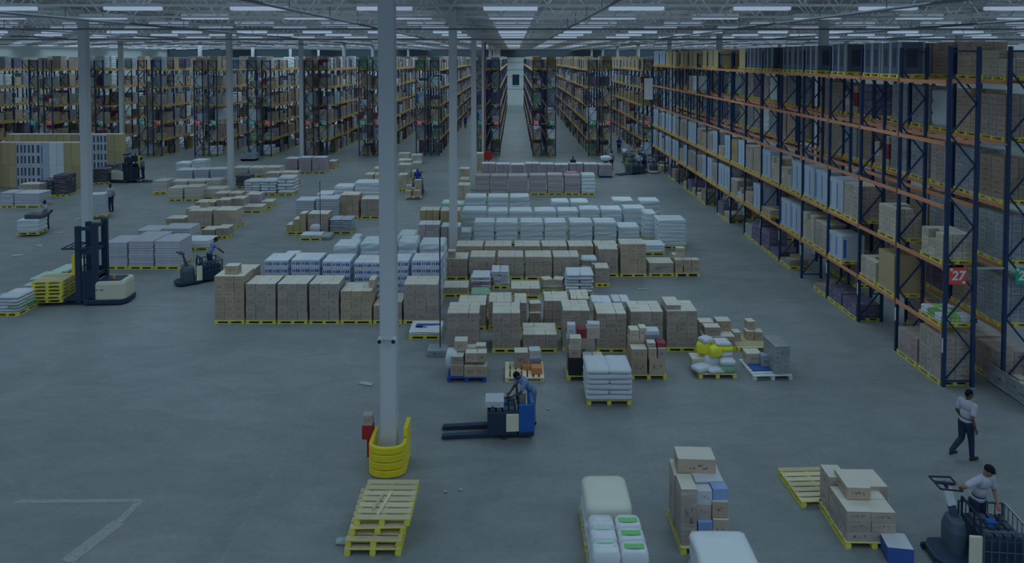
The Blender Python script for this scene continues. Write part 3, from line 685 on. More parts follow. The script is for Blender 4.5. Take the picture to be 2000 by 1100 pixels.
# --- foreground pallets
Y = Yof(1078); X = (Xat(1141,Y)+Xat(1240,Y))/2
pallet(X, Y+.65, 0, 1.02, 1.3, 0, label='yellow pallet under cream quilted bale in foreground')
def bale(x, y, w, d, z0, h, label, mats, pos=None):
    t = thing('bale', label, 'bale', (x, y, z0))
    wrap_mb(w, d, h*.5, mats[1], 5, 2, .015, .12).build('lower_pack', t, smooth=True)
    wrap_mb(w*.98, d*.98, h*.5, mats[0], 8, 1, .015, .16, .0).build('upper_pack', t, (0, 0, h*.5), smooth=True)
    mb = MB()
    for i in range(6): mb.tube((-w*.4 + w*.16*i, -d/2-.005, h*.5-.03), (-w*.4 + w*.16*i+.06, -d/2-.005, h*.5-.03), .025, 'machine_grey', 8)
    mb.build('printed_marks', t); return t
bale(X+.01, Y+.65, 1.0, 1.24, .148, .74, 'cream rounded bale on pallet, left of foreground goods', ('cream_plastic', 'white_plastic'))
Xb = (Xat(1155,13.5)+Xat(1262,13.5))/2
pallet(Xb, 13.75, 0, 1.1, 1.2, 0, label='yellow pallet at bottom edge under white-green packs')
t = thing('diaper_pack_load', 'white and green plastic pack load in front of cream bale', 'load', (Xb, 13.75, .148))
for i in range(2):
    for j in range(3):
        for k in range(2):
            wrap_mb(.53, .38, .36, 'white_plastic', i*7+j*3+k, 1, .01, .09).build('plastic_pack', t, (-.27+.54*i, -.39+.39*j, .37*k), smooth=True)
mb = MB()
for i in range(3): mb.box(.08, .46, -.46+.39*i, -.33+.39*i, .735, .748, 'green_print')
mb.box(-.45, -.1, .1, .2, .735, .748, 'pale_green'); mb.box(-.45, -.1, -.3, -.22, .735, .748, 'pale_green'); mb.build('green_print', t)
# J2
Y = Yof(1084); X = (Xat(1333,Y)+Xat(1428,Y))/2 - .02
pallet(X, Y+.65, 0, 1.02, 1.3, 0, label='yellow pallet under tall mixed stack in foreground', parts=True)
wh = 'of tall mixed foreground stack'
pile(X, Y+.65, [(-.0,.3,0,1.0,.65,1.12,'cardboard_film','big wrapped rear block'),(-.33,-.3,0,.33,.56,1.18,'cardboard_film','wrapped left column carton'),(-.0,-.42,0,.3,.34,.5,'blue_pack','blue pack low in middle'),(.33,-.42,0,.32,.34,.55,'cardboard_pale','pale carton low at right'),
    (.0,-.25,.5,.3,.5,.3,'cardboard_film','wrapped carton at mid height'),(.33,-.3,.56,.32,.5,.34,'cardboard','brown carton at mid right'),(.0,-.25,.8,.32,.5,.3,'white_box','white pack upper middle'),(.33,-.25,.9,.32,.5,.24,'blue_pack','blue and white pack upper right'),(.16,-.05,1.12,.6,.42,.05,'white_box','flat white packs on top')], wh)
loose(X-.02, Y+.9, 1.27, .8, .5, .36, 'large brown carton crowning tall mixed foreground stack', mat='cardboard', top='cardboard_lid', rz=-.05)
Xj = (Xat(1358,13.2)+Xat(1470,13.2))/2
pallet(Xj, 13.25, 0, 1.12, 1.1, 0, label='yellow pallet at bottom edge under white textured bale')
wrap_stack(Xj, 13.25, 1.1, 1.1, .148, .92, 'white_plastic', 'white textured plastic bale at bottom edge of picture', None, layers=3, r=.12, name='bale')
# J4 empty pallet
c = at(1590, 948, .1)
pallet(c.x+.02, c.y, 0, 1.25, 1.35, .04, label='empty yellow pallet lying on open floor, lower right', parts=True)
# J5
pallet(7.5, 15.25, 0, 1.2, 1.45, -.03, label='yellow pallet under wrapped cartons near empty pallet', parts=True)
carton_stack(7.42, 15.0, 1.0, .9, .149, .78, 2, 2, 3, 'cardboard_film', 'wrapped low carton stack near the empty pallet', None, rz=-.03, lid='cardboard_lid')
carton_stack(7.15, 15.75, .4, .5, .149, .95, 1, 1, 2, 'cardboard_film', 'film-wrapped tall carton column at rear of foreground pallet', None, rz=-.03, lid='cardboard_lid')
loose(7.35, 15.3, .79, .5, .7, .26, 'brown carton lying on low wrapped stack, foreground right', rz=-.05)
loose(7.82, 15.62, .149, .62, .66, .72, 'pale-topped carton at back right of foreground pallet', mat='cardboard_film')
loose(7.82, 14.35, 0, .5, .5, .32, 'blue and white printed box on floor, foreground right', mat='blue_box', top='white_box', rz=-.15)
# J6 pallet stack by the column
for i, (dx, dy, rz, wd, lab) in enumerate([(-.12,-.22,.0,'pallet_wood','bottom'),(-.10,-.18,-.02,'pallet_wood','second lowest'),(-.08,.0,.03,'pallet_wood','second highest'),(.03,.06,-.01,'pallet_wood','topmost')]):
    pallet(-2.79+dx, 15.25+dy, i*.149, 1.16, 1.4, rz, wd, 'pallet_yellow', 'worn wooden pallet, %s of pallet stack by column guard' % lab, 'pallets stacked by the column guard', parts=True)
mb = MB(); mb.bar((-.1,-.5,.01), (.05,.25,.01), .07, .02, 'pallet_bare'); tag(mb.build('loose_board', None, (-2.78, 15.25, .598)), 'loose broken board lying on top of pallet stack', 'board')
mb = MB(); mb.bar((0,0,.02), (.1,.5,.02), .05, .02, 'pallet_wood'); tag(mb.build('loose_board', None, (-3.0, 14.9, .598)), 'second loose board lying left on pallet stack', 'board')
tag(obj('film_scrap', sack_mesh(.3, .2, .07, 'film_scrap', 1), None, (-3.62, 14.75, 0)), 'crumpled plastic film beside the pallet stack', 'film')
# column guard, extinguisher box, cameras
t = thing('column_guard', 'yellow plastic guard wrapped around foot of nearest column', 'guard', (-3.12, 17.3, 0))
for k in range(4):
    rings = []
    pts = []
    z0, z1 = .02 + k*.19, .19 + k*.19
    for a in range(0, 13):
        th = pi + pi*a/12; pts.append((cos(th), sin(th)))
    outer = [(.46*x, .30*y) for x, y in pts]; inner = [(.36*x, .20*y) for x, y in pts]
    poly = outer + [(.46, .75), (.36, .75)] + inner[::-1] + [(-.36, .75), (-.46, .75)]
    MB().prism(poly, z0, z1, 'guard_yellow', 'z').build('guard_section', t, bevel=.02)
MB().prism([(.36,.2),(.46,.2),(.46,.75),(.36,.75)], .78, 1.0, 'guard_yellow', 'z').build('guard_post', t)
t = thing('extinguisher_box', 'red fire box on left side of nearest column', 'box', (-3.74, 18.0, 0))
MB().box(-.14,.14,-.12,.12,.5,.85,'red_paint').build('box_body', t, bevel=.01); MB().box(-.12,.12,-.11,.11,.86,1.12,'cardboard_rosy').build('hose_cover', t)
MB().box(-.03,.03,-.03,.03,0,.5,'red_paint').build('post', t)
t = thing('camera_pair', 'pair of small white dome cameras clamped to nearest column', 'camera', (-3.15, 17.53, 3.25))
for s in (-1, 1):
    MB().tube((s*.17, 0, .0), (s*.17, -.16, -.02), .065, 'label_white', 12).build('housing', t); MB().tube((s*.17, -.16, -.02), (s*.17, -.175, -.022), .05, 'rubber', 12).build('lens', t)
MB().box(-.14,.14,-.03,.01,-.03,.05,'label_white').build('clamp', t)

# --- left field of goods
def group_rows(entries, rn, **kw):
    for i, e in enumerate(entries):
        a, b, bb, t, kind = e[:5]; k2 = dict(kw); k2.update(e[5] if len(e) > 5 else {})
        put(a, b, bb, t, kind, rn, i+1, **k2)
group_rows([(204,249,526,473,'L'),(250,300,526,471,'L'),(301,352,526,471,'L')], 'in front row of grey bundles', d=1.4, nz=10, parts=True)
put(355, 408, 489, 470, 'W', 'white load right of grey bundles', 1, d=1.2, mat='white_plastic', layers=3, desc='low white plastic-wrapped load')
group_rows([(222,262,-37.0,470,'L'),(264,318,-37.0,462,'L'),(320,352,-37.0,466,'L')], 'in second row of grey bundles', d=1.2, nz=6)
group_rows([(266,312,-39.0,450,'L'),(314,372,-38.9,446,'L')], 'in third row of grey bundles', d=1.3, nz=6)
group_rows([(366,414,447,412,'C',dict(nx=3)),(416,462,447,411,'C',dict(nx=3))], 'big brown pair right of grey bundles', d=1.3, nz=4, mat='cardboard_pale')
group_rows([(322,360,-43.2,427,'C'),(362,400,-44.6,408,'C')], 'brown loads left of big pair', d=1.0, nz=3, mat='cardboard_film')
group_rows([(392,420,466,449,'C'),(421,446,466,446,'C')], 'low brown loads before big pair', d=1.0, nz=2, nx=2, ny=2, mat='cardboard_film')
loose(Xat(393,43), 43.6, atY(1005,412,42.8).z, .42, .4, .4, 'small brown carton left atop the big brown pair')
group_rows([(472,512,416,404,'C'),(508,532,407,394,'C'),(478,508,-48.4,380,'C',dict(mat='pink_carton'))], 'low brown loads near white sack stacks', d=1.1, nz=3, nx=2, ny=2, mat='cardboard_pale')
group_rows([(380,420,-46.4,395,'C'),(422,448,-46.4,391,'C'),(450,477,-46.9,388,'C')], 'third carton row behind big pair', d=1.1, nz=3, mat='cardboard_film')
group_rows([(418,444,-49.6,378,'C'),(445,471,-49.6,378,'C')], 'fourth carton row behind big pair', d=1.1, nz=3, mat='cardboard')
group_rows([(327,357,393,367,'L'),(359,392,393,365,'L'),(395,437,-51.4,369,'L')], 'in pale bundle row behind cartons', d=1.3, nz=6, mat='paper_warm')
group_rows([(298,327,379,353,'L'),(330,365,-54.2,354,'L'),(368,400,-54.2,353,'L'),(402,429,-54.2,352,'L')], 'in second pale bundle row', d=1.3, nz=6, mat='paper_warm')
group_rows([(343,376,-58.5,332,'L'),(378,408,-58.5,331,'L'),(410,440,-58.5,330,'L')], 'in third pale bundle row', d=1.3, nz=5)
group_rows([(343,372,-61.5,318,'W'),(374,401,-61.5,313,'W')], 'farthest white pair of left field', d=1.2, layers=3)
group_rows([(455,484,-61,327,'L'),(486,514,-61,327,'L'),(516,546,-60,327,'C')], 'far row beyond second column', d=1.3, nz=3, mat='paper_warm')
group_rows([(460,487,-55.9,343,'W',dict(mat='dark_wrap')),(517,546,-56.8,338,'C'),(548,580,-56.8,337,'C')], 'row behind white sack stacks', d=1.2, nz=3, nx=2, ny=2, mat='cardboard_pale', layers=3)
group_rows([(476,508,381,353,'S'),(509,540,382,352,'S'),(541,574,382,346,'S')], 'in trio of white sack stacks', d=1.3, nx=1, ny=2, nz=5)
group_rows([(556,581,339,310,'C'),(583,608,339,308,'C'),(609,637,339,308,'C'),(640,656,330,315,'C',dict(nz=2,mat='cardboard'))], 'cartons beside the far left column foot', d=1.3, nz=4, nx=2, ny=2, mat='pink_carton', lid='white_film')
t = thing('grey_crate', 'open grey crate on floor left of second far column', 'crate', (Xat(488,71), 71, 0))
MB().box(-.75,.75,-.5,.5,.1,.2,'grey_wrap').build('crate_floor', t); MB().box(-.75,.75,-.5,-.45,.1,.75,'grey_wrap').build('side_panel', t); MB().box(-.75,.75,.45,.5,.1,.75,'grey_wrap').build('side_panel', t)
MB().box(-.75,-.7,-.45,.45,.1,.75,'grey_wrap').build('end_panel', t); MB().box(.7,.75,-.45,.45,.1,.75,'grey_wrap').build('end_panel', t); MB().box(-.7,-.5,-.4,.4,0,.1,'machine_black').build('foot', t); MB().box(.5,.7,-.4,.4,0,.1,'machine_black').build('foot', t)
# M3 group left of nearest column
group_rows([(664,701,427,381,'C',dict(mat='cardboard')),(704,743,427,389,'C',dict(mat='cardboard_film')),(576,614,-44.6,391,'L'),(616,661,-44.6,388,'L')], 'in wall of stacks left of near column', d=1.25, nz=7, mat='paper')
group_rows([(600,641,458,418,'C',dict(mat='cardboard_film',nz=4)),(643,688,457,428,'S',dict(mat='sack_grey',nx=1,ny=2,nz=6))], 'pair before the wall of stacks', d=1.1)
group_rows([(584,628,470,459,'S',dict(nx=2,ny=2,nz=2)),(627,646,469,461,'W',dict(mat='grey_wrap',layers=1,nopal=True))], 'lowest loads before the wall of stacks', d=.9)
sack(Xat(617,41), 41.1, atY(1005,459,40.2).z, .6, .6, .4, 'small white sack heap above lowest load', 'sack_white')
Y = Yof(458); X = (Xat(559,Y)+Xat(597,Y))/2
pallet(X, Y+.5, 0, 1.15, 1.0, 0, label='yellow pallet with stepped cartons left of column group')
for dx, h, lab in ((-.38,.4,'lowest'),(0,.72,'middle'),(.38,1.05,'tallest')): loose(X+dx, Y+.45, .148, .36, .8, h, '%s brown carton of the three-step pile' % lab, mat='brown_box', group='three-step carton pile')
group_rows([(618,650,-49.5,378,'W'),(652,690,-49.5,364,'W'),(692,742,-49.8,356,'W')], 'white row behind wall of stacks', d=1.3, layers=4, mat='white_plastic')
group_rows([(712,730,-54.5,341,'C'),(731,752,-54.5,341,'C'),(777,795,-54.5,342,'C')], 'small cartons behind white row', d=1.2, nx=2, ny=2, nz=3, mat='cardboard_pale')
group_rows([(728,760,-59.5,329,'W'),(777,802,-59.8,322,'C'),(803,812,-59.5,335,'W')], 'loads behind near column', d=1.2, nx=2, ny=2, nz=3, mat='paper_warm', layers=3)
group_rows([(777,803,-64.5,313,'C'),(804,822,-63,318,'W'),(777,800,-69,300,'C'),(801,824,-68,303,'C')], 'farthest loads right of near column', d=1.2, nx=2, ny=2, nz=3, mat='paper_warm', layers=3)
group_rows([(896,917,-58.2,330,'C'),(897,917,-55.2,350,'W'),(930,944,-65,300,'C'),(893,918,-50.2,362,'C')], 'odd loads at thin column foot', d=1.2, nx=2, ny=2, nz=4, mat='cardboard_pale', layers=3)
# M: far left small loads
group_rows([(0,26,406,376,'L'),(27,78,406,377,'L',dict(d=1.3))], 'low bundle pair at left edge', d=1.2, nz=5, mat='paper')
group_rows([(36,77,-51.5,360,'C',dict(mat='cardboard_film'))], 'carton load behind low bundle pair', d=1.1, nz=3)
group_rows([(78,103,384,352,'W'),(104,131,384,342,'W'),(181,205,360,330,'W'),(206,222,352,322,'W')], 'dark wrapped loads by tall boxes', d=1.2, mat='dark_wrap', layers=4, desc='dark film-wrapped load')
# N: bottom-left sacks
Yn = Yof(616)
group_rows([(-8,36,618,580,'S',dict(nx=1,ny=2,nz=5,mats=['sack_green','sack_white']))], 'green sack stack at left edge', d=1.2)
group_rows([(44,76,590,558,'C',dict(mat='white_box',nx=1,ny=1,nz=2,lid='pale_green'))], 'small white load behind yellow pallets', d=1.1)
group_rows([(56,92,-31.9,545,'W',dict(mat='pale_green')),(98,128,-33.2,530,'W',dict(mat='pale_green')),(130,160,-34.4,520,'W',dict(mat='white_plastic'))], 'pale loads behind stacked yellow pallets', d=1.2, layers=3, desc='pale film-covered load')
# tall appliance boxes at left
def tall_box(px0, px1, Y, z0, z1, mat, label, d=.8):
    x0, x1 = Xat(px0, Y), Xat(px1, Y)
    loose((x0+x1)/2, Y+d/2, z0, x1-x0-.02, d, z1-z0-.01, label, mat=mat, top='cardboard_lid', group='tall appliance boxes at left', name='appliance_box')
xs = [-12, 3, 17, 33, 47, 62, 81, 97, 112, 126, 141, 157]
ms = ['brown_box','brown_box','brown_box','appliance_film','appliance_film','appliance_film','appliance_white','white_film','white_film','brown_box','brown_box']
for i in range(11):
    for k in range(2):
        tall_box(xs[i], xs[i+1], 55.8, .02+k*1.78, .02+(k+1)*1.78, ms[i], '%s box of front appliance wall, %s from left' % (('lower','upper')[k], ORD[i+1]))
for i in range(16):
    a = 14 + i*14
    for k in range(2):
        m = 'appliance_film' if 10 <= i <= 13 else 'brown_box'
        tall_box(a, a+14, 65.0, .02+k*1.62, .02+(k+1)*1.62, m, '%s box of rear appliance wall, %s from left' % (('lower','upper')[k], ORD[i+1]))
tall_box(157, 168, 59.5, .02, 2.9, 'appliance_film', 'film-wrapped appliance box standing between both appliance walls')

# ------------------------------------------------------------------ pallet racks
BAY = 2.74
LOADS = []; RPAL = []
def rack_run(name_label, x0, wid, y0, nb, levels, top, gap, signs, key, group=None, sides=(True, True), backfull=99, rownames=('aisle side', 'rear side')):
    """two back-to-back rows running away from the camera"""
    t = thing('pallet_rack', name_label, 'rack', (x0, y0, 0), 0, group)
    fk = MB(); p = .1
    for x in (0, wid-p): fk.box(x, x+p, -.045, .045, 0, top, 'rack_navy'); fk.box(x-.03, x+p+.03, -.08, .08, 0, .012, 'rack_steel')
    z = .25; up = True; fk.bar((p, 0, .2), (wid-p, 0, .2), .04, .05, 'rack_navy'); fk.bar((p, 0, top-.15), (wid-p, 0, top-.15), .04, .05, 'rack_navy')
    while z + .95 < top:
        a, b = (p, 0, z), (wid-p, 0, z+.95)
        if not up: a, b = (wid-p, 0, z), (p, 0, z+.95)
        fk.bar(a, b, .035, .05, 'rack_navy'); z += .95; up = not up
    fme = fk.mesh('upright_frame')
    xs_ = (0, wid+gap)
    for r in (0, 1):
        for i in range(nb+1): obj('upright_frame', fme, t, (xs_[r], i*BAY, 0))
    # beams: nearest 100 as parts, the rest one mesh
    bm_ = MB(); bm_.box(-.025, .025, .05, BAY-.05, -.06, .06, 'rack_orange'); bm_.box(-.03, .03, .045, .07, -.1, .1, 'rack_orange'); bm_.box(-.03, .03, BAY-.07, BAY-.045, -.1, .1, 'rack_orange')
    bme = bm_.mesh('beam'); rest_ = MB(); c = 0
    for i in range(nb):
        for z in levels:
            for r in (0, 1):
                for xo in (.0, wid):
                    x = xs_[r] + xo + (-.0 if xo == 0 else 0)
                    if c < 100: obj('beam', bme, t, (x, i*BAY, z-.06)); c += 1
                    else: rest_.join(bm_, Matrix.Translation((x, i*BAY, z-.06)))
    if rest_.v: o = rest_.build('beam', t); o['kind'] = 'stuff'
    sp = MB()
    for z in levels[1::2]:
        sp = MB().box(wid, wid+gap, -.02, .02, z-.1, z-.04, 'rack_steel').build('row_spacer', t)
    for r, sgn in enumerate(signs):
        if not sgn: continue
        col, txt = sgn; w = .54
        sx = .12 if r == 0 else wid*2+gap-.12-w
        s_ = MB().box(0, w, -.065, -.05, 3.24, 3.76, 'sign_'+col).build('aisle_sign', t, (sx, 0, 0)); s_['label'] = '%s aisle sign reading %s' % (col, txt)
        cu = bpy.data.curves.new('number', 'FONT'); cu.body = txt; cu.size = .40; cu.extrude = .002; cu.offset = .012; cu.align_x = 'CENTER'; cu.align_y = 'CENTER'; cu.shear = .15
        to = bpy.data.objects.new('tmp', cu); COL.objects.link(to); dg = bpy.context.evaluated_depsgraph_get(); me = bpy.data.meshes.new_from_object(to.evaluated_get(dg)); bpy.data.objects.remove(to)
        me.materials.clear(); me.materials.append(MT['sign_white'])
        no = bpy.data.objects.new('number', me); COL.objects.link(no); no.parent = s_; no.location = (w/2, -.07, 3.5); no.rotation_euler = (pi/2, 0, 0)
        MB().box(.03,.11,-.068,-.066,3.66,3.74,'sign_white').build('small_square', s_); MB().box(w-.13,w-.04,-.068,-.066,3.27,3.34,'sign_white').build('small_square', s_)
    for i in range(min(nb+1, 14)):
        z = levels[0]
        MB().box(-.006 if x0 > 0 else wid*2+gap, 0 if x0 > 0 else wid*2+gap+.006, -.035, .035, z-.75, z-.3, 'label_white').build('post_label', t, (0, i*BAY, 0))
    return t, xs_
def slot(xc, yc, z, style, h, lab, w=1.16, d=.93, pal=True, rz=0): LOADS.append((yc, xc, z, style, h, lab, w, d, pal, rz))
STY = ['brown', 'pale', 'film', 'rosy', 'dark', 'white', 'greyw', 'purple', 'appl', 'applb', 'sacks', 'tallbrown', 'mixed', 'blackfridge']
SDESC = dict(brown='brown carton load', pale='pale carton load', film='film-wrapped carton load', rosy='rosy carton load', dark='dark brown carton load', white='white wrapped load', greyw='grey wrapped load', purple='purple wrapped load',
    appl='white-blue appliance boxes', applb='brown appliance boxes', sacks='sack load', tallbrown='tall brown box', mixed='mixed carton load', blackfridge='dark appliance boxes', flatgreen='flat green-white packs')
LC = {}
def load_mb(style, h, w, d, v):
    k = (style, round(h, 1), round(w, 2), round(d, 2), v)
    if k in LC: return LC[k]
    rng = random.Random(hash(style) % 1 + v*7 + STY.index(style)*31 if style in STY else v); mb = MB(); h = round(h, 1)
    def cells(nx, ny, nz, mat, lid=None, drop=.0, g=.008):
        for i in range(nx):
            for j in range(ny):
                for kk in range(nz):
                    if kk == nz-1 and rng.random() < drop: continue
                    if 0 < i < nx-1 and 0 < j < ny-1 and kk < nz-1: continue
                    a, b, c = w/nx, d/ny, h/nz; x, y = -w/2+a*i, -d/2+b*j
                    mb.box(y+g, y+b-g, x+g, x+a-g, c*kk, c*(kk+1)-g, rng.choice(mat) if isinstance(mat, list) else mat, 0, lid if kk == nz-1 else None)
    n = max(2, round(h/.3))
    if style == 'brown': cells(3, 2, n, 'cardboard', None, .15)
    elif style == 'pale': cells(3, 3, n, 'cardboard_pale', 'cardboard_lid', .1)
    elif style == 'film': cells(3, 2, n, 'cardboard_film', 'cardboard_lid', .1)
    elif style == 'rosy': cells(3, 2, n, 'cardboard_rosy', None, .1)
    elif style == 'dark': cells(2, 2, n, 'cardboard_dark', None, .1)
    elif style == 'purple': cells(3, 2, n, 'purple_wrap')
    elif style == 'mixed': cells(3, 2, n, ['cardboard', 'white_box', 'cardboard_film', 'grey_box', 'cardboard_pale', 'red_box'] if v == 0 else ['cardboard', 'green_box', 'cardboard_film', 'white_box'], None, .35)
    elif style == 'greyw': cells(3, 3, n, 'grey_wrap')
    elif style == 'appl': cells(2, 1, 1, 'appliance_white')
    elif style == 'applb': cells(2, 1, 1, 'appliance_brown')
    elif style == 'blackfridge': cells(2, 1, 1, 'appliance_dark')
    elif style == 'tallbrown': cells(1, 1, 1, 'brown_box')
    elif style == 'white': mb.join(wrap_mb(d, w, h, 'white_film', v, 3, .02), Matrix())
    elif style == 'sacks':
        nn = max(2, round(h/.2))
        for kk in range(nn): mb.loft([rrect(d*.9, w*.9, .1, kk*h/nn), rrect(d, w, .1, kk*h/nn+h/nn*.4), rrect(d*.92, w*.92, .1, (kk+1)*h/nn)], 'sack_white' if v == 0 else 'sack_green')
    elif style == 'flatgreen':
        for i in range(3):
            for j in range(3):
                for kk in range(2): mb.loft([rrect(d/3*.9, w/3*.9, .04, kk*.1, 2, -d/2+d/3*(i+.5), -w/2+w/3*(j+.5)), rrect(d/3, w/3, .04, kk*.1+.05, 2, -d/2+d/3*(i+.5), -w/2+w/3*(j+.5)), rrect(d/3*.9, w/3*.9, .04, kk*.1+.1, 2, -d/2+d/3*(i+.5), -w/2+w/3*(j+.5))], 'sack_lime' if (i+j) % 2 else 'sack_white')
    LC[k] = [mb, None]; return LC[k]

# the long rack on the right
NL = [1.84, 3.80, 5.67, 7.62, 9.50]
Y0 = 21.85; X0 = 13.22
rack_run('long navy and orange double pallet rack along the right side', X0, .98, Y0, 17, NL, 10.55, .86, (('red', '27'), ('green', '28')), 'long')
rng = random.Random(11)
spec = {  # (level, bay, half) -> (style, height) ; level 0 is the floor
 (0,0,0):('film',1.45),(0,0,1):('rosy',.8),(0,1,0):None,(0,1,1):None,(0,2,0):('purple',.5),(0,2,1):('purple',.5),(0,3,0):('dark',.3),(0,3,1):None,(0,4,0):None,(0,4,1):('dark',.3),
 (0,5,0):('purple',.3),(0,5,1):('purple',1.0),(0,6,0):('purple',1.0),(0,6,1):('greyw',.6),(0,7,0):None,(0,7,1):None,
 (1,0,0):('flatgreen',.3),(1,0,1):None,(1,1,0):('tallbrown',1.3),(1,1,1):('pale',.7),(1,2,0):None,(1,2,1):('appl',1.0),(1,3,0):('film',1.1),(1,3,1):('pale',1.2),(1,4,0):('appl',1.3),(1,4,1):('appl',1.3),
 (1,5,0):None,(1,5,1):('brown',.3),(1,6,0):('appl',1.3),(1,6,1):('brown',.6),(1,7,0):('mixed',.6),(1,7,1):('film',.9),(1,8,0):('appl',1.4),(1,8,1):('appl',1.4),
 (2,0,0):('pale',.8),(2,0,1):None,(2,1,0):('pale',1.0),(2,1,1):None,(2,2,0):('film',1.3),(2,2,1):('appl',1.3),(2,3,0):('appl',1.4),(2,3,1):('appl',1.4),(2,4,0):('appl',1.4),(2,4,1):('pale',.9),(2,5,0):('pale',1.2),(2,5,1):('appl',1.4),
 (2,6,0):('brown',1.3),(2,6,1):('film',1.3),(2,7,0):('appl',1.4),(2,7,1):('applb',1.3),(2,8,0):('appl',1.4),(2,8,1):('brown',.6)}
LV = ['floor level', 'first beam level', 'second beam level', 'third beam level', 'fourth beam level', 'top level']
for b in range(17):
    for l in range(6):
        z = 0 if l == 0 else NL[l-1]
        for hf in (0, 1):
            yc = Y0 + b*BAY + .72 + hf*1.3
            for row in (0, 1):
                xc = X0 + .49 + row*(.98+.86)
                if row == 1 and yc > 35.6 and yc < 37.8: continue
                if row == 1 and 54 < yc < 56.2: continue
                if row == 0:
                    if (l, b, hf) in spec: s_ = spec[(l, b, hf)]
                    elif l == 0: s_ = rng.choice([None, ('brown', .4), ('dark', .8), ('purple', .8), ('pale', .3)])
                    elif l in (1, 2): s_ = rng.choice([('appl', 1.4), ('appl', 1.4), ('appl', 1.4), ('brown', 1.0), ('film', 1.2)]) if b > 7 else rng.choice([('film', 1.2), ('brown', 1.2), None])
                    elif l in (3, 4): s_ = rng.choice([('film', 1.1), ('white', 1.1), None]) if b > 9 and rng.random() < .25 else None
                    else: s_ = None if b < 1 else (('tallbrown', 1.1) if 7 <= b <= 14 and rng.random() < .75 else ('blackfridge', 1.1) if b < 7 and rng.random() < .7 else ('appl', 1.2) if b >= 15 else None)
                else:
                    if l == 0: s_ = rng.choice([None, ('film', 1.2), ('dark', 1.2)]) if b else ('rosy', .9)
                    elif l == 5: s_ = rng.choice([('blackfridge', 1.1), ('brown', 1.1), ('greyw', 1.0), ('pale', .8)])
                    else: s_ = rng.choice([('film', 1.4), ('greyw', 1.4), ('brown', 1.4), ('rosy', 1.3), ('purple', 1.3), ('mixed', 1.2), ('white', 1.3), ('greyw', 1.4), ('dark', 1.3), None])
                    if b < 2 and l and s_ is None: s_ = ('greyw', 1.4)
                if s_:
                    slot(xc, yc, z, s_[0], s_[1], '%s, long right rack, %s side, %s, %s bay, %s half' % ('%s', ('aisle','far')[row], LV[l], ORD[b+1], ('near','far')[hf]), w=1.16 if s_[0] not in ('tallbrown',) else 1.1)
# boards bridging some bays of the long rack
# racks beyond the cross aisle
FL = [1.70, 3.45, 5.20, 7.09, 8.95]
CEN = {2: 14.50, 1: 8.82, 0: 3.07, -1: -2.72, -2: -9.0, -3: -14.9, -4: -20.5, -5: -26.35, -6: -31.9, -7: -37.65, -8: -43.6, -9: -48.9, -10: -54.8}
def sg(nm): return ('green' if nm % 2 == 0 else 'red', str(nm))
NUM = lambda n: {15:'fifteen',16:'sixteen',17:'seventeen',18:'eighteen',19:'nineteen',20:'twenty'}.get(n) or 'twenty-' + ' one two three four five six seven eight nine'.split(' ')[n-20]
rng = random.Random(23)
WT = ['brown']*4 + ['pale']*4 + ['film']*4 + ['rosy']*3 + ['dark']*3 + ['white']*4 + ['greyw']*5 + ['mixed']*4 + ['sacks']*2 + ['purple']*2 + ['appl']*2
for k, cx in CEN.items():
    x0 = cx - 1.22; wid = .98; gap = .48; y0 = 73.9
    # how deep the visible face can be seen
    if k >= 1: xf, xn = x0, CEN[k-1] + 1.22
    elif k == 0: xf, xn = 1, 1e-9
    elif k == -1: xf, xn = 1, 1e-9
    else: xf, xn = cx + 1.22, CEN[k+1] - 1.22
    vis = 150 if abs(k) < 1 or k == -1 else min(150, y0*xf/xn)
    nb = min(27, int((vis - y0)/BAY) + 3)
    al, ar = 25+k, 26+k
    nm = 'rack between aisles %s and %s' % (NUM(al), NUM(ar))
    rack_run('tall double %s, seen end on' % nm, x0, wid, y0, nb, FL, 10.0, gap, (sg(al), sg(ar)), nm, 'end-on racks beyond the cross aisle')
    face = 0 if k >= 0 else 1
    for b in range(nb):
        for l in range(6):
            z = 0 if l == 0 else FL[l-1]
            style_run = rng.choice(WT)
            for hf in (0, 1):
                for row in (0, 1):
                    if row != face and b > 1: continue
                    if rng.random() < (.2 if l else .35): continue
                    st = style_run if rng.random() < .4 else rng.choice(WT)
                    if l == 5 and k in (0, 1, 2): st = rng.choice(['tallbrown', 'applb', 'brown', 'pale'])
                    if k == 1 and l == 3: st = 'brown' if rng.random() < .3 else st
                    if k == 2 and l == 3: st = 'applb'
                    h = rng.choice([.8, 1.0, 1.1, 1.2, 1.3, .9, .5]) if l < 5 else rng.choice([.9, 1.1, 1.2, 1.3])
                    slot(x0 + .49 + row*(wid+gap), y0 + b*BAY + .72 + hf*1.3, z, st, h, '%s, %s, %s side, %s, %s bay, %s half' % ('%s', nm.replace('between aisles', '').replace(' and ', ' to ').replace('  ', ' '), ('left','right')[row], LV[l].replace(' level', ''), ORD[b+1], ('near','far')[hf]), w=rng.choice([.9, 1.0, 1.1]))
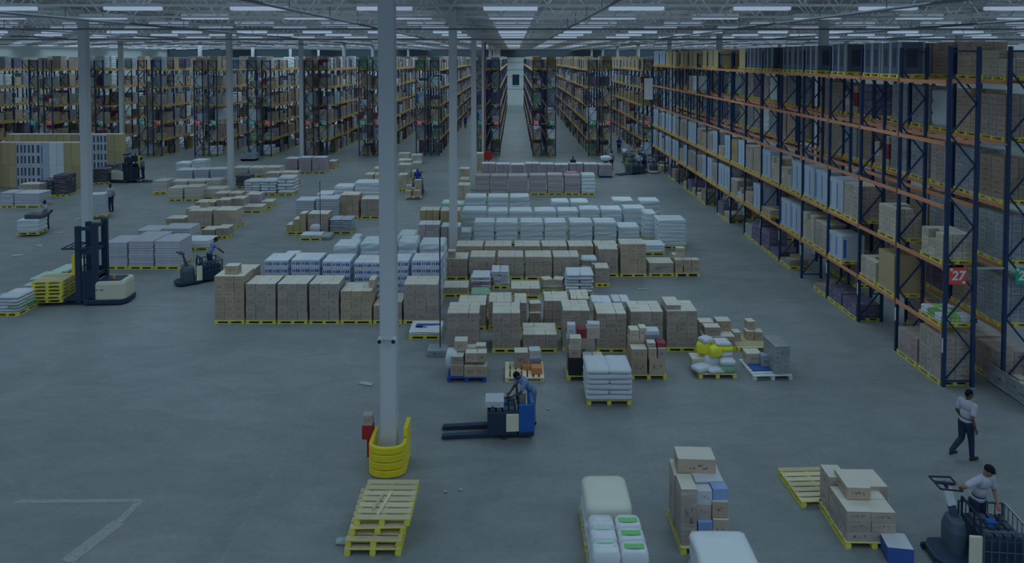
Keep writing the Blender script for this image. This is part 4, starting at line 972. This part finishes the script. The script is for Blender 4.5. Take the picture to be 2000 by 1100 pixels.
# build rack loads: the 300 that show largest as things, the rest merged
def shown(q):
    yc, xc, z, st, h = q[:5]; hidden = 2.2 if (X0 < xc < 18 and yc < 70 and xc > X0+1.2) else 1
    return yc*hidden/max(h, .4)**.5
LOADS.sort(key=shown); far = MB(); farp = MB(); pm_mb, pm_me = pallet_full(.98, 1.18, 'pallet_wood', 'pallet_yellow')
for n_, (yc, xc, z, st, h, lab, w, d, pal, rz) in enumerate(LOADS):
    v = n_ % 3 if st not in ('mixed', 'sacks') else n_ % 2
    L_ = load_mb(st, h, w, d, v); rz2 = random.uniform(-.02, .02); zl = z + .148
    if n_ < 300:
        if L_[1] is None: L_[1] = L_[0].mesh('rack_load', st == 'white')
        tag(obj({'appl':'appliance_box_pair','applb':'appliance_box_pair','blackfridge':'appliance_box_pair','tallbrown':'tall_box','sacks':'sack_load','white':'wrapped_load','greyw':'wrapped_load','purple':'wrapped_load'}.get(st, 'carton_load'), L_[1], None, (xc, yc, zl), rz2), lab % SDESC[st], 'load', 'goods stored in the racks')
        if n_ < 80: o = obj('pallet', pm_me, None, (xc, yc, z), rz2); tag(o, lab % 'yellow-edged pallet', 'pallet', 'pallets in the racks')
        else: farp.join(pm_mb, Matrix.Translation((xc, yc, z)))
    else:
        T = Matrix.Translation((xc, yc, zl)) @ Matrix.Rotation(rz2, 4, 'Z'); far.join(L_[0], T)
        farp.join(pm_mb, Matrix.Translation((xc, yc, z)))
tag(far.build('rack_goods'), 'mass of small cartons and wrapped goods filling the distant racks', 'goods', None, 'stuff')
tag(farp.build('rack_pallets'), 'many small pallets under the goods in the distant racks', 'pallets', None, 'stuff')

# banner on the rack between aisles 26 and 27
mb = MB(); P = []
for j in range(9):
    for i in range(5): P.append((.98*i/4, .03*sin(i*1.7 + j*.4), 2.2*j/8))
mb.add(P, [(j*5+i, j*5+i+1, j*5+5+i+1, j*5+5+i) for j in range(8) for i in range(4)], 'sign_white')
o = mb.build('banner', None, (13.35, 73.75, 5.9)); sd = o.modifiers.new('thickness', 'SOLIDIFY'); sd.thickness = .01; tag(o, 'white sheet banner hanging on end of rack beside aisle 27', 'banner')
# ------------------------------------------------------------------ people
def remesh(parts, name, mat, parent, voxel, smooth=2):
    """parts: rounded limbs and ellipsoids fused into one continuous surface"""
    bm = bmesh.new()
    def ell(c, r, Rm=None):
        T = Matrix.Translation(c) @ (Rm.to_4x4() if Rm else Matrix()) @ Matrix.Diagonal((*r, 1))
        bmesh.ops.create_icosphere(bm, subdivisions=3, radius=1, matrix=T)
    def cone(a, ra, b, rb, flat=1.0):
        a, b = Vector(a), Vector(b); d = b - a; L_ = d.length
        if L_ < 1e-5: return
        q = d.to_track_quat('Z', 'Y').to_matrix().to_4x4()
        bmesh.ops.create_cone(bm, cap_ends=True, segments=20, radius1=ra, radius2=rb, depth=L_, matrix=Matrix.Translation((a+b)/2) @ q)
        bmesh.ops.create_icosphere(bm, subdivisions=2, radius=ra, matrix=Matrix.Translation(a)); bmesh.ops.create_icosphere(bm, subdivisions=2, radius=rb, matrix=Matrix.Translation(b))
    for p in parts:
        (ell if p[0] == 'e' else cone)(*p[1:])
    me = bpy.data.meshes.new('t'); bm.to_mesh(me); bm.free()
    o = bpy.data.objects.new('t', me); COL.objects.link(o)
    r = o.modifiers.new('r', 'REMESH'); r.mode = 'VOXEL'; r.voxel_size = voxel; r.use_smooth_shade = True
    s = o.modifiers.new('s', 'SMOOTH'); s.factor = .5; s.iterations = smooth
    dg = bpy.context.evaluated_depsgraph_get(); m2 = bpy.data.meshes.new_from_object(o.evaluated_get(dg)); bpy.data.objects.remove(o); bpy.data.meshes.remove(me)
    m2.name = name; m2.materials.clear(); m2.materials.append(MT[mat]); return obj(name, m2, parent)
def person(label, loc, face, shirt='shirt_grey', trousers='trousers_dark', skin='skin_dark', lean=0, side=0, armL=None, armR=None, legL=None, legR=None,
           yaw=0, nod=0, hat=None, h=1.75, voxel=.016, group=None, hands=True):
    """face: heading in degrees, 0 looks away from the camera (+Y); arms (elbow, wrist) and legs (knee, ankle) in the figure's own frame, +X its right"""
    t = thing('person', label, 'person', loc, R(face), group); k = h/1.75; t.scale = (k, k, k)
    piv = Vector((0, 0, .95)); Rm = Matrix.Rotation(R(side), 3, 'Y') @ Matrix.Rotation(-R(lean), 3, 'X')
    U = lambda p: piv + Rm @ (Vector(p) - piv)
    neck = U((0, .0, 1.47)); hd = U((0, .025, 1.625)); Rh = Rm @ Matrix.Rotation(R(yaw), 3, 'Z') @ Matrix.Rotation(-R(nod), 3, 'X')
    H = lambda p: hd + Rh @ Vector(p)
    B = []; SH = []; TR = []
    B += [('e', hd, (.073, .09, .105), Rh), ('e', H((0, .02, -.055)), (.055, .07, .065), Rh), ('c', H((0, .095, .01)), .010, H((0, .108, -.025)), .014), ('e', H((.073, 0, -.01)), (.012, .022, .032), Rh), ('e', H((-.073, 0, -.01)), (.012, .022, .032), Rh),
          ('c', neck, .058, H((0, -.015, -.06)), .052), ('c', H((-.022, .088, -.055)), .008, H((.022, .088, -.055)), .008)]
    B += [('e', U((0, 0, 1.33)), (.155, .105, .15), Rm), ('e', U((0, 0, 1.12)), (.135, .095, .15), Rm), ('e', U((0, 0, .97)), (.15, .105, .12), Rm)]
    SH += [('e', U((0, 0, 1.34)), (.178, .125, .16), Rm), ('e', U((0, .0, 1.14)), (.16, .118, .17), Rm), ('e', U((0, 0, .98)), (.165, .122, .11), Rm), ('c', U((-.14, 0, 1.42)), .058, U((.14, 0, 1.42)), .058), ('c', U((0, 0, 1.44)), .07, U((0, .005, 1.475)), .062)]
    for s, arm in ((-1, armL), (1, armR)):
        sh = U((s*.185, 0, 1.41)); el, wr = arm if arm else (U((s*.25, -.02, 1.13)), U((s*.25, .07, .88)))
        el, wr = Vector(el), Vector(wr)
        B += [('c', sh, .052, el, .04), ('c', el, .041, wr, .027)]
        SH += [('c', U((s*.15, 0, 1.41)), .072, sh, .07), ('c', sh, .07, sh.lerp(el, .68), .062)]
        d = (wr - el).normalized(); nrm = d.cross(Vector((0, 1, 0))); nrm = (nrm if nrm.length > .1 else d.cross(Vector((1, 0, 0)))).normalized() * s
        lat = d.cross(nrm).normalized(); pc = wr + d*.055
        if hands:
            Q = Matrix((lat, nrm, d)).transposed(); B.append(('e', pc, (.042, .019, .052), Q))
            for i, (ln, off) in enumerate(((.062, -.03), (.072, -.01), (.067, .01), (.052, .029))):
                b0 = wr + d*.095 + lat*off; b1 = b0 + d*ln*.55 - nrm*.012; b2 = b1 + d*ln*.38 - nrm*.03
                B += [('c', b0, .0105, b1, .0095), ('c', b1, .0095, b2, .0085)]
            th0 = wr + d*.035 - lat*.03; th1 = th0 + d*.035 - lat*.028 - nrm*.01; th2 = th1 + d*.03 - lat*.004 - nrm*.012
            B += [('c', th0, .014, th1, .0115), ('c', th1, .0115, th2, .0095)]
    shoes = []
    for s, leg in ((-1, legL), (1, legR)):
        hip = Vector((s*.09, 0, .92)); kn, an = leg if leg else ((s*.1, .015, .50), (s*.105, -.02, .09)); kn, an = Vector(kn), Vector(an)
        B += [('c', hip, .075, kn, .052), ('c', kn, .052, an, .036)]
        TR += [('c', hip, .105, kn, .07), ('c', kn, .07, an + Vector((0, 0, .02)), .055)]
        fw = Vector((0, 1, 0)); fz = an.z - .09
        shoes.append([('e', an + Vector((0, .02, -.03)), (.045, .07, .055)), ('e', an + Vector((s*.005, .12, -.055)), (.047, .10, .036)), ('e', an + Vector((0, -.02, -.055)), (.042, .06, .036))])
    TR += [('e', (0, 0, .96), (.16, .118, .115)), ('e', U((0, 0, 1.03)), (.15, .11, .07), Rm)]
    remesh(B, 'body', skin, t, min(voxel, .009) if voxel < .012 else .013, 1)
    remesh(SH, 'shirt', shirt, t, voxel); remesh(TR, 'trousers', trousers, t, voxel)
    for s in shoes: remesh(s, 'shoe', 'shoe', t, .016)
    if hat: remesh([('e', H((0, -.008, .035)), (.085, .1, .085), Rh), ('c', H((-.04, .1, .03)), .012, H((.04, .1, .03)), .012), ('c', H((-.05, .07, .035)), .014, H((.05, .07, .035)), .014)], 'cap', hat, t, .012)
    else: remesh([('e', H((0, -.014, .035)), (.079, .093, .082), Rh), ('e', H((0, -.05, -.01)), (.068, .06, .07), Rh)], 'hair', 'hair', t, .012)
    for s in (-1, 1): remesh([('e', H((s*.028, .083, .012)), (.011, .009, .008), Rh)], 'eye', 'eye', t, .005, 0)
    return t

# ------------------------------------------------------------------ trucks
def wheel(t, x, y, r, w, ax='x'):
    d = (w/2, 0, 0) if ax == 'x' else (0, w/2, 0)
    MB().tube((x-d[0], y-d[1], r), (x+d[0], y+d[1], r), r, 'rubber', 16).build('wheel', t)
def rider_truck(label, loc, rz, body='machine_black', shell='machine_cream', forks=True, cage=True, tiller=True, fork_len=1.5, side_panel='cream_panel', short=False, compact=False):
    """forks point along +X, steering column at the -X end"""
    t = thing('pallet_truck', label, 'pallet truck', loc, rz)
    # rounded nose / platform slab
    if short: MB().box(-.62,-.18,-.44,.44,.08,.2,body).build('platform', t, bevel=.03); MB().box(-.62,-.5,-.44,.44,.2,1.0,'machine_blue').build('rear_shield', t, bevel=.03)
    elif compact: MB().prism([(-.98,-.2),(-.85,-.40),(-.2,-.46),(-.2,.46),(-.85,.40),(-.98,.2)], .06, .2, body, 'z').build('platform', t, bevel=.03)
    else: MB().prism([(-1.25,-.22),(-1.1,-.42),(-.2,-.46),(-.2,.46),(-1.1,.42),(-1.25,.22)], .06, .2, body, 'z').build('platform', t, bevel=.03)
    if compact: MB().loft([rrect(.36, .56, .16, z_, 4, -.46, .12) for z_ in (.2, .62)] + [rrect(.28, .46, .14, .8, 4, -.45, .12), rrect(.12, .2, .06, .86, 4, -.45, .12)], 'machine_grey').build('motor_cover', t)
    elif not short: MB().loft([rrect(.52, .72, .18, .2, 4, -.72, 0), rrect(.52, .72, .18, .62, 4, -.72, 0), rrect(.42, .6, .18, .78, 4, -.70, 0), rrect(.2, .3, .1, .82, 4, -.7, 0)], 'machine_grey').build('motor_cover', t, smooth=False)
    if compact:
        tiller = False
        c = MB().bar((-.42, .12, .7), (-.62, .12, 1.42), .14, .1, 'machine_grey').build('steering_column', t)
        MB().bar((-.53, .12, 1.1), (-.625, .12, 1.44), .16, .13, 'label_white').build('column_plate', c)
        hb = MB(); hb.path([(-.42,-.1,1.5),(-.84,-.1,1.52),(-.88,.3,1.54),(-.46,.32,1.54),(-.42,-.1,1.5)], .02, 'rubber'); hb.bar((-.62,.12,1.42),(-.66,.12,1.54),.1,.05,'rubber'); hb.bar((-.44,.1,1.52),(-.86,.12,1.53),.06,.04,'rubber'); hb.build('control_handle', t)
    if tiller:
        c = MB().bar((-.72, 0, .75), (-.92, 0, 1.35), .13, .1, 'machine_grey').build('steering_column', t)
        MB().bar((-.855, 0, 1.13), (-.925, 0, 1.37), .15, .125, 'label_white').build('column_plate', c)
        hb = MB(); pts = [(-.90,-.24,1.42),(-1.1,-.25,1.46),(-1.12,.25,1.46),(-.90,.24,1.42),(-.90,-.24,1.42)]; hb.path(pts, .02, 'rubber'); hb.bar((-.92,0,1.34),(-1.0,0,1.44),.1,.05,'rubber'); hb.build('control_handle', t)
    MB().box(-.46, -.22, -.50, -.44, .18, .84, side_panel).build('side_panel', t, bevel=.02)
    if short:
        MB().box(-.2, .14, .45, .49, .24, .72, side_panel).build('side_panel', t, bevel=.02)
        MB().box(-.62, -.2, .40, .47, .2, .95, 'machine_blue').build('blue_side', t, bevel=.02)
    gb = MB(); gb.path([(-.2,-.36,.7),(-.2,-.36,1.12),(-.2,.36,1.12),(-.2,.36,.7)], .024, 'rubber'); gb.path([(-.2,-.12,1.12),(-.2,-.12,.7)], .02, 'rubber'); gb.build('grab_bar', t)
    MB().box(-.16, .62, -.44, .44, .12, .74, body).build('battery', t, bevel=.02)
    bt = MB()
    for i in range(4):
        for j in range(3): bt.box(-.08+.17*i, .04+.17*i, -.36+.26*j, -.16+.26*j, .74, .80, 'machine_grey')
    bt.path([(-.02,-.3,.82),(.3,-.1,.86),(.5,.3,.83)], .018, 'rubber'); bt.box(.1,.28,-.05,.1,.80,.86,'machine_blue'); bt.build('battery_cells', t)
    if cage:
        for y in (-.49, .49):
            cg = MB()
            cg.path([(-.2,y,.2),(-.2,y,.95),(.66,y,.95),(.66,y,.2)], .022, 'machine_grey')
            for i in range(1, 6): cg.tube((-.2+.143*i, y, .2), (-.2+.143*i, y, .95), .012, 'machine_grey', 6)
            cg.tube((-.2,y,.55),(.66,y,.55),.012,'machine_grey',6)
            cg.build('guard_cage', t)
        br = MB()
        br.path([(.68,-.47,.12),(.68,-.47,.98),(.68,.47,.98),(.68,.47,.12)], .026, 'steel')
        for i in range(1, 6): br.tube((.68,-.47+.157*i,.2),(.68,-.47+.157*i,.98),.014,'steel',6)
        br.build('load_backrest', t)
    if forks:
        for s in (-1, 1):
            MB().prism([(.62,.03),(.62,.13),(.62+fork_len,.11),(.66+fork_len,.04),(.62+fork_len,.03)], s*.24-.08, s*.24+.08, body).build('fork', t)
            wheel(t, .5+fork_len, s*.24, .04, .1, 'y')
    if not short: wheel(t, -.7, 0, .1, .3, 'y'); wheel(t, -.95, -.3, .07, .06, 'y'); wheel(t, -.95, .3, .07, .06, 'y')
    else: wheel(t, -.45, 0, .1, .3, 'y')
    wheel(t, .2, -.36, .08, .1, 'y'); wheel(t, .2, .36, .08, .1, 'y')
    return t
def order_picker(label, loc, rz, shell='machine_cream', mast=3.4, lowbase='machine_black', guard=True, lift=0):
    """body to +X, operator platform and forks to -X"""
    t = thing('order_picker', label, 'forklift', loc, rz)
    MB().prism([(-.55,-.6),(.95,-.6),(1.15,-.35),(1.15,.35),(.95,.6),(-.55,.6)], .05, .24, lowbase, 'z').build('base', t, bevel=.03)
    MB().loft([rrect(1.25, 1.08, .2, z, 4, .45, 0) for z in (.24, .85)] + [rrect(1.2, 1.02, .2, .96, 4, .45, 0)], shell).build('body_shell', t)
    MB().box(-.05, .85, -.38, .38, .965, .985, 'machine_black').build('top_cover', t)
    MB().box(-.12,.02,-.545,-.535,.62,.65,'machine_black').build('vent_slot', t); MB().box(.1,.24,-.545,-.535,.62,.65,'machine_black').build('vent_slot', t)
    m = MB()
    for y in (-.42, .42):
        for x, w_ in ((-.78, .2), (-.12, .24)): m.box(x-w_/2, x+w_/2, y-.07, y+.07, .1, mast-(0 if x > -.3 else .12), 'machine_black')
        for z, hh in ((.28, 1.0), (1.28, .12), (2.1, .3), (mast-.3, .14)): m.box(-.74, -.2, y-.05, y+.05, z, min(z+hh, mast), 'machine_black')
    for z in (.45, 1.15, 2.2, mast-.22): m.box(-.2, -.08, -.42, .42, z, z+.12, 'machine_black')
    m.box(-.86,-.74,-.42,.42,.25,1.2,'machine_black')
    m.build('mast', t)
    for i, y in enumerate((-.1, .06)): MB().tube((-.27, y, .3), (-.27, y, mast-.3), .03, 'steel', 8).build('lift_cylinder', t)
    MB().box(-1.35, -.4, -.5, .5, .2+lift, .28+lift, 'machine_black').build('operator_platform', t)
    pb = MB()
    for y in (-.46, .46): pb.box(-.56,-.50,y-.03,y+.03,.28+lift,2.3+lift,'machine_black')
    pb.box(-.56,-.50,-.46,.46,.9+lift,1.35+lift,'machine_black'); pb.build('cab_frame', t)
    MB().box(-1.02,-.9,-.47,-.3,1.25+lift,2.1+lift,'guard_yellow').build('yellow_cab_panel', t)
    if guard:
        g = MB()
        for y in (-.5, .5): g.bar((-1.4,y,2.36+lift),(-.4,y,2.36+lift),.06,.06,'machine_black')
        for i in range(5): g.bar((-1.4+.25*i,-.5,2.36+lift),(-1.4+.25*i,.5,2.36+lift),.04,.04,'machine_black')
        g.build('overhead_guard', t)
    for s in (-1, 1): MB().prism([(-1.3,.05),(-1.3,.14),(-2.45,.10),(-2.5,.05)], s*.26-.07, s*.26+.07, 'machine_black').build('fork', t)
    for y in (-.42, .42): wheel(t, .3, y, .13, .12, 'y'); wheel(t, -.5, y, .09, .1, 'y')
    return t

# near order picker at left, with its load of pallets
P = at(205, 597); ox, oy = P.x, P.y + .55
order_picker('black and cream order picker with tall mast, carrying stacked yellow pallets', (ox-.35, oy, 0), R(4))
for i in range(6):
    pallet(ox-.35-1.98+random.uniform(-.02,.02), oy-.13+random.uniform(-.02,.02), .16+i*.149, 1.2, 1.15, R(4)+random.uniform(-.02,.02), label='yellow pallet on the order picker forks, %s from bottom' % ORD[i+1], group='pallets on the order picker forks')
tag(MB().tube((0,0,0),(0,0,.12),.06,'orange_box',10).build('beacon', None, (ox+.15, oy-.1, .985)), 'small orange beacon on the order picker body', 'beacon')
# blurred order picker / rider truck with leaning man
P = at(392, 556)
rider_truck('black and cream rider truck with standing driver beside grey bundles', (P.x-.1, P.y+.6, 0), R(40), cage=True)
person('man in light blue shirt driving rider truck beside grey bundles', (P.x+.0, P.y+.95, .2), -50, shirt='shirt_blue', lean=25, nod=10, armL=((-.3,.35,1.15),(-.22,.52,1.0)), armR=((.3,.35,1.15),(.22,.5,1.0)))
# blue pallet truck in the middle
P = at(1000, 862)
rider_truck('dark blue pallet truck with bare forks crossing the open floor', (P.x-.05, P.y+.5, 0), R(184), body='machine_black', cage=False, fork_len=1.2, short=True, tiller=False)
t0 = MB().box(-.3,.2,-.25,.25,0,.16,'white_box').build('clipboard_box', None, (P.x-.42, P.y+.45, .81)); tag(t0, 'white box lying on battery of the blue pallet truck', 'box')
person('man in pale blue shirt leaning over blue pallet truck', (P.x+.55, P.y+.95, .0), 115, shirt='shirt_blue', trousers='trousers_grey', lean=42, nod=15, armL=((-.24,.45,1.05),(-.12,.62,.95)), armR=((.26,.42,1.02),(.16,.6,.92)), voxel=.012)
# rider truck at lower right with driver
P = at(1855, 1085)
TX, TY = P.x + .50, P.y - .2
rider_truck('black rider pallet truck with battery cage at lower right corner', (TX, TY, 0), R(-6), body='machine_black', compact=True)
person('man in dark cap and grey polo shirt driving black rider truck', (TX+.24, TY+.50, .0), 200, shirt='shirt_grey', skin='skin', lean=14, side=-4, yaw=50, nod=14, hat='hair', voxel=.011,
       armL=((-.27,.14,1.12),(-.10,.34,1.0)), armR=((.46,.04,1.28),(.68,.14,1.42)), h=1.86)
# walking man
P = at(1885, 897)
person('man in light grey shirt and dark trousers walking across the open floor', (P.x, P.y, 0), -70, shirt='shirt_grey', lean=6, nod=12, yaw=-15, voxel=.012, h=1.80,
       armL=((-.23,-.02,1.14),(-.2,.14,.92)), armR=((.24,-.1,1.14),(.27,-.02,.88)), legL=((-.09,-.02,.5),(-.1,-.34,.22)), legR=((.09,.08,.5),(.1,.10,.09)))
# two men at far left with pallet jacks
def pallet_jack(label, x, y, rz):
    t = thing('pallet_jack', label, 'pallet jack', (x, y, 0), rz)
    MB().box(-.25,.25,-.12,.12,.12,.75,'machine_black').build('pump_body', t, bevel=.03); MB().bar((0,.05,.6),(0,.45,1.15),.05,.05,'machine_black').build('handle_bar', t)
    MB().path([(-.15,.45,1.15),(.15,.45,1.15),(.1,.36,1.0),(-.1,.36,1.0),(-.15,.45,1.15)], .018, 'rubber').build('handle_loop', t)
    for s in (-1, 1): MB().box(s*.2-.07,s*.2+.07,-1.2,-.1,.05,.09,'machine_black').build('fork', t)
    wheel(t, -.1, 0, .09, .05); wheel(t, .1, 0, .09, .05); return t
P = at(50, 463); rr = R(-25)
pallet(P.x, P.y+.6, .1, 1.15, 1.0, .1, label='yellow pallet pulled by the man at far left')
wrap_stack(P.x, P.y+.6, 1.15, 1.0, .248, .95, 'white_film', 'white film-draped load pulled by the man at far left', None, .1, 3, 'wrapped_load')
mb = MB(); mb.loft([rrect(.95,.7,.1,0), rrect(1.0,.75,.1,.12), rrect(.9,.7,.1,.24), rrect(.5,.4,.1,.27)], 'dark_wrap'); tag(mb.build('dark_bundle', None, (P.x+.15, P.y+.7, .96)), 'dark film bundle on top of white draped load', 'bundle')
P2 = at(92, 447); person('man in grey shirt pulling a white draped load, far left', (P2.x, P2.y, 0), 150, shirt='shirt_grey', lean=8, armL=((-.25,.2,1.18),(-.18,.42,1.05)))
pallet_jack('pallet jack under the white draped load', (P.x+P2.x)/2+.1, (P.y+P2.y)/2+.5, R(-35))
P = at(184, 428); pallet(P.x, P.y+.5, .1, 1.1, 1.0, .35, label='pallet pulled by man in yellow belt'); carton_stack(P.x, P.y+.5, .95, .95, .248, 1.55, 2, 2, 4, 'white_box', 'white carton stack pulled by man behind second column', None, .35, parts=False)
P2 = at(217, 413); person('man in grey-blue shirt pulling white carton stack', (P2.x, P2.y, 0), 170, shirt='shirt_grey', lean=3, h=1.85, armR=((.28,.1,1.15),(.3,.3,1.1)))
P = at(240, 357); order_picker('distant cream forklift working among dark wrapped loads', (P.x, P.y+.5, 0), R(172), mast=1.6, guard=False)
person('man in dark vest driving the distant cream forklift', (P.x+1.4, P.y+.5, .29), 90, shirt='trousers_grey', lean=10)
# far middle: pallet truck with cartons beside the nearest column
P = at(806, 390); pallet(P.x, P.y+.55, .08, 1.15, 1.05, .12, 'pallet_wood', 'pallet_bare', label='wooden pallet on the fork truck right of nearest column')
for i, (dx, dy, dz, w, d, h) in enumerate([(-.35,-.25,0,.4,.4,.4),(.3,-.28,0,.45,.4,.42),(.0,.05,0,.35,.35,.55),(.3,.2,0,.5,.45,1.1),(-.35,.2,0,.4,.4,.7)]):
    loose(P.x+dx, P.y+.55+dy, .228+dz, w, d, h, '%s brown carton on the fork truck right of nearest column' % ['front left','front right','middle','tall rear right','rear left'][i], rz=random.uniform(-.1,.1))
rider_truck('dark rider truck carrying cartons right of nearest column', (P.x+.05, P.y+2.2, 0), R(-88), forks=False, cage=False)
person('worker in blue vest and cap on rider truck behind cartons', (P.x+.1, P.y+2.0, .2), 180, shirt='vest_blue', hat='vest_blue', lean=10)
# group of workers by the right aisle
P = at(1237, 344); rider_truck('dark rider truck with bare forks near the right aisle', (P.x+.3, P.y+1.3, 0), R(210), fork_len=1.3, body='machine_grey')
P = at(1225, 326); rider_truck('yellow rider truck driven by the bending man', (P.x+.4, P.y+1.0, 0), R(95), body='machine_yellow', cage=True)
person('man in light shirt bending over the yellow rider truck', (P.x-.1, P.y+1.3, .2), -20, shirt='shirt_white', trousers='trousers_grey', lean=50, hat='cap_white')
P = at(1277, 338); rider_truck('cream rider truck parked facing camera near the right aisle', (P.x, P.y+.9, 0), R(90), body='machine_cream', shell='machine_cream', cage=True, forks=False)
for px, py, fc, kw, lb in ((1248,336,160,dict(shirt='shirt_white'),'worker in white shirt standing beside dark rider truck'),(1257,335,20,dict(shirt='vest_blue',trousers='trousers_dark',hat='cap_white',h=1.8),'worker in bright blue overall seen from behind, white cap'),
    (1251,318,190,dict(shirt='shirt_grey',hat='cap_white',lean=15),'worker with white cap walking behind the blue overall'),(1183,335,170,dict(shirt='shirt_white'),'worker in white shirt right of the rosy carton row'),(1194,331,200,dict(shirt='shirt_grey',lean=12),'worker in grey shirt leaning at the end of rosy row'),
    (1209,300,180,dict(shirt='vest_blue'),'worker in blue in the aisle behind bending man'),(1119,344,180,dict(shirt='trousers_dark',h=1.7),'dark-haired worker whose head shows above the rosy row')):
    P = at(px, py); person(lb, (P.x, P.y, 0), fc, **kw)
for px, py, fc, c, lb in ((899,251,10,'vest_blue','distant worker in blue walking in the aisle left of centre'),(909,250,170,'vest_blue','distant second worker in blue in the aisle left of centre')):
    P = at(px, py); person(lb, (P.x, P.y, 0), fc, shirt=c, hands=False)
P = at(1197, 347)
sack(P.x-.5, P.y+.8, 1.42, .9, .7, .3, 'heap of white sacks on right end of rosy row', 'sack_white')
# ------------------------------------------------------------------ other things
t = thing('cardboard_bin', 'low open pale cardboard bin on floor at right edge', 'bin', (14.9, 19.9, 0))
for a in ((0, .04, 0, 2.4), (1.66, 1.7, 0, 2.4)): MB().box(a[0], a[1], a[2], a[3], .05, .62, 'grey_wrap').build('side_wall', t)
for a in ((0.04, 1.66, 0, .04), (0.04, 1.66, 2.36, 2.4)): MB().box(*a, .05, .62, 'grey_wrap').build('end_wall', t)
MB().box(.02, 1.68, .02, 2.38, .03, .06, 'cardboard_pale').build('bin_floor', t)
for i in range(4): loose(15.3+.3*(i % 2), 20.3+.5*i, .062, .3, .35, .3, 'pale carton inside cardboard bin, %s from its near end' % ORD[i+1], mat='cardboard_pale')
def cone(x, y, label):
    t = thing('traffic_cone', label, 'cone', (x, y, 0)); MB().box(-.18,.18,-.18,.18,0,.04,'cone_orange').build('base', t, bevel=.01); MB().tube((0,0,.04),(0,0,.68),.13,'cone_orange',20,.03).build('cone_body', t, smooth=True)
P = at(1762, 684); cone(P.x+.02, P.y+.1, 'orange traffic cone standing at rack foot, right side')
t = thing('hose_reel', 'round red hose reel on stand before the centre-left rack', 'reel', (Xat(954,66), 66, 0))
MB().tube((0,-.1,1.15),(0,.1,1.15),.42,'red_paint',24).build('drum', t); MB().box(-.05,.05,-.05,.05,0,1.1,'red_paint').build('stand', t); MB().box(-.5,.35,-.3,.3,0,.45,'guard_yellow').build('yellow_base', t)
tag(MB().path([(0,0,0),(0,0,9.5),(0,2,11.7)], .06, 'pipe_red').build('riser_pipe', None, (Xat(947,67), 67, .0)), 'dark red riser pipe going up beside central columns', 'pipe')
t = thing('barrier_stand', 'thin dark post standing on floor beside pale cartons', 'post', (Xat(633,41.3), 40.5, 0))
MB().tube((0,0,.03),(0,0,3.2),.02,'machine_black',8).build('post_shaft', t); MB().tube((0,0,0),(0,0,.04),.2,'machine_black',16).build('foot', t)
t = thing('sign_post', 'dark thin post in square grey foot beside tall front cartons', 'post', (Xat(861,24.6), 24.4, 0))
MB().tube((0,0,.2),(0,0,4.3),.025,'machine_grey',8).build('post_shaft', t); MB().box(-.42,.36,-.3,.3,0,.22,'grey_wrap').build('foot_block', t, bevel=.02)
for i, (px, py, w, d, rz_) in enumerate([(35,499,.55,.35,.3),(77,480,.3,.3,.8),(118,455,.4,.25,.2),(152,428,.4,.3,1.2),(236,386,.4,.25,.5),(262,378,.3,.2,.2),(715,750,.5,.2,-.3),(1255,565,.5,.12,.1),(1335,407,.3,.15,0),(900,958,.12,.08,.3),(870,962,.1,.06,0),(1070,800,.08,.08,0),(575,463,.25,.15,0),(10,575,.4,.3,0)]):
    P = at(px, py); o = obj('film_scrap', sack_mesh(w, d, .03, 'film_scrap', i % 3), None, (P.x, P.y, 0), rz_)
    tag(o, 'scrap of pale film lying on the floor, %s' % ['near the left edge','up from left-edge scrap','midway to far left man','behind first left column','near second left column','right of the scrap by second left column','left of tall rows, by nearest column','right of puffy sacks','right of the white block','right of column guard, larger','right of column guard, smaller','right of blue truck','left of lowest loads','lowest at left edge'][i], 'scrap')
# floor marking at lower left: worn pale band
mb = MB(); a, b, c2, d2 = at(30, 980), at(275, 978), at(232, 1020), at(130, 1098)
for p, q, w in ((a, b, .07), (b, c2, .09), (c2, d2, .16)):
    n_ = (q-p).normalized().cross(Vector((0,0,1)))*w; mb.add([p-n_, p+n_, q+n_, q-n_], [(0,1,2,3)], 'chalk')
for i in range(len(mb.v)): mb.v[i] = (mb.v[i][0], mb.v[i][1], .003 + .0005*(i//4))
tag(mb.build('floor_line'), 'faint worn pale line on bare floor at lower left', 'line')
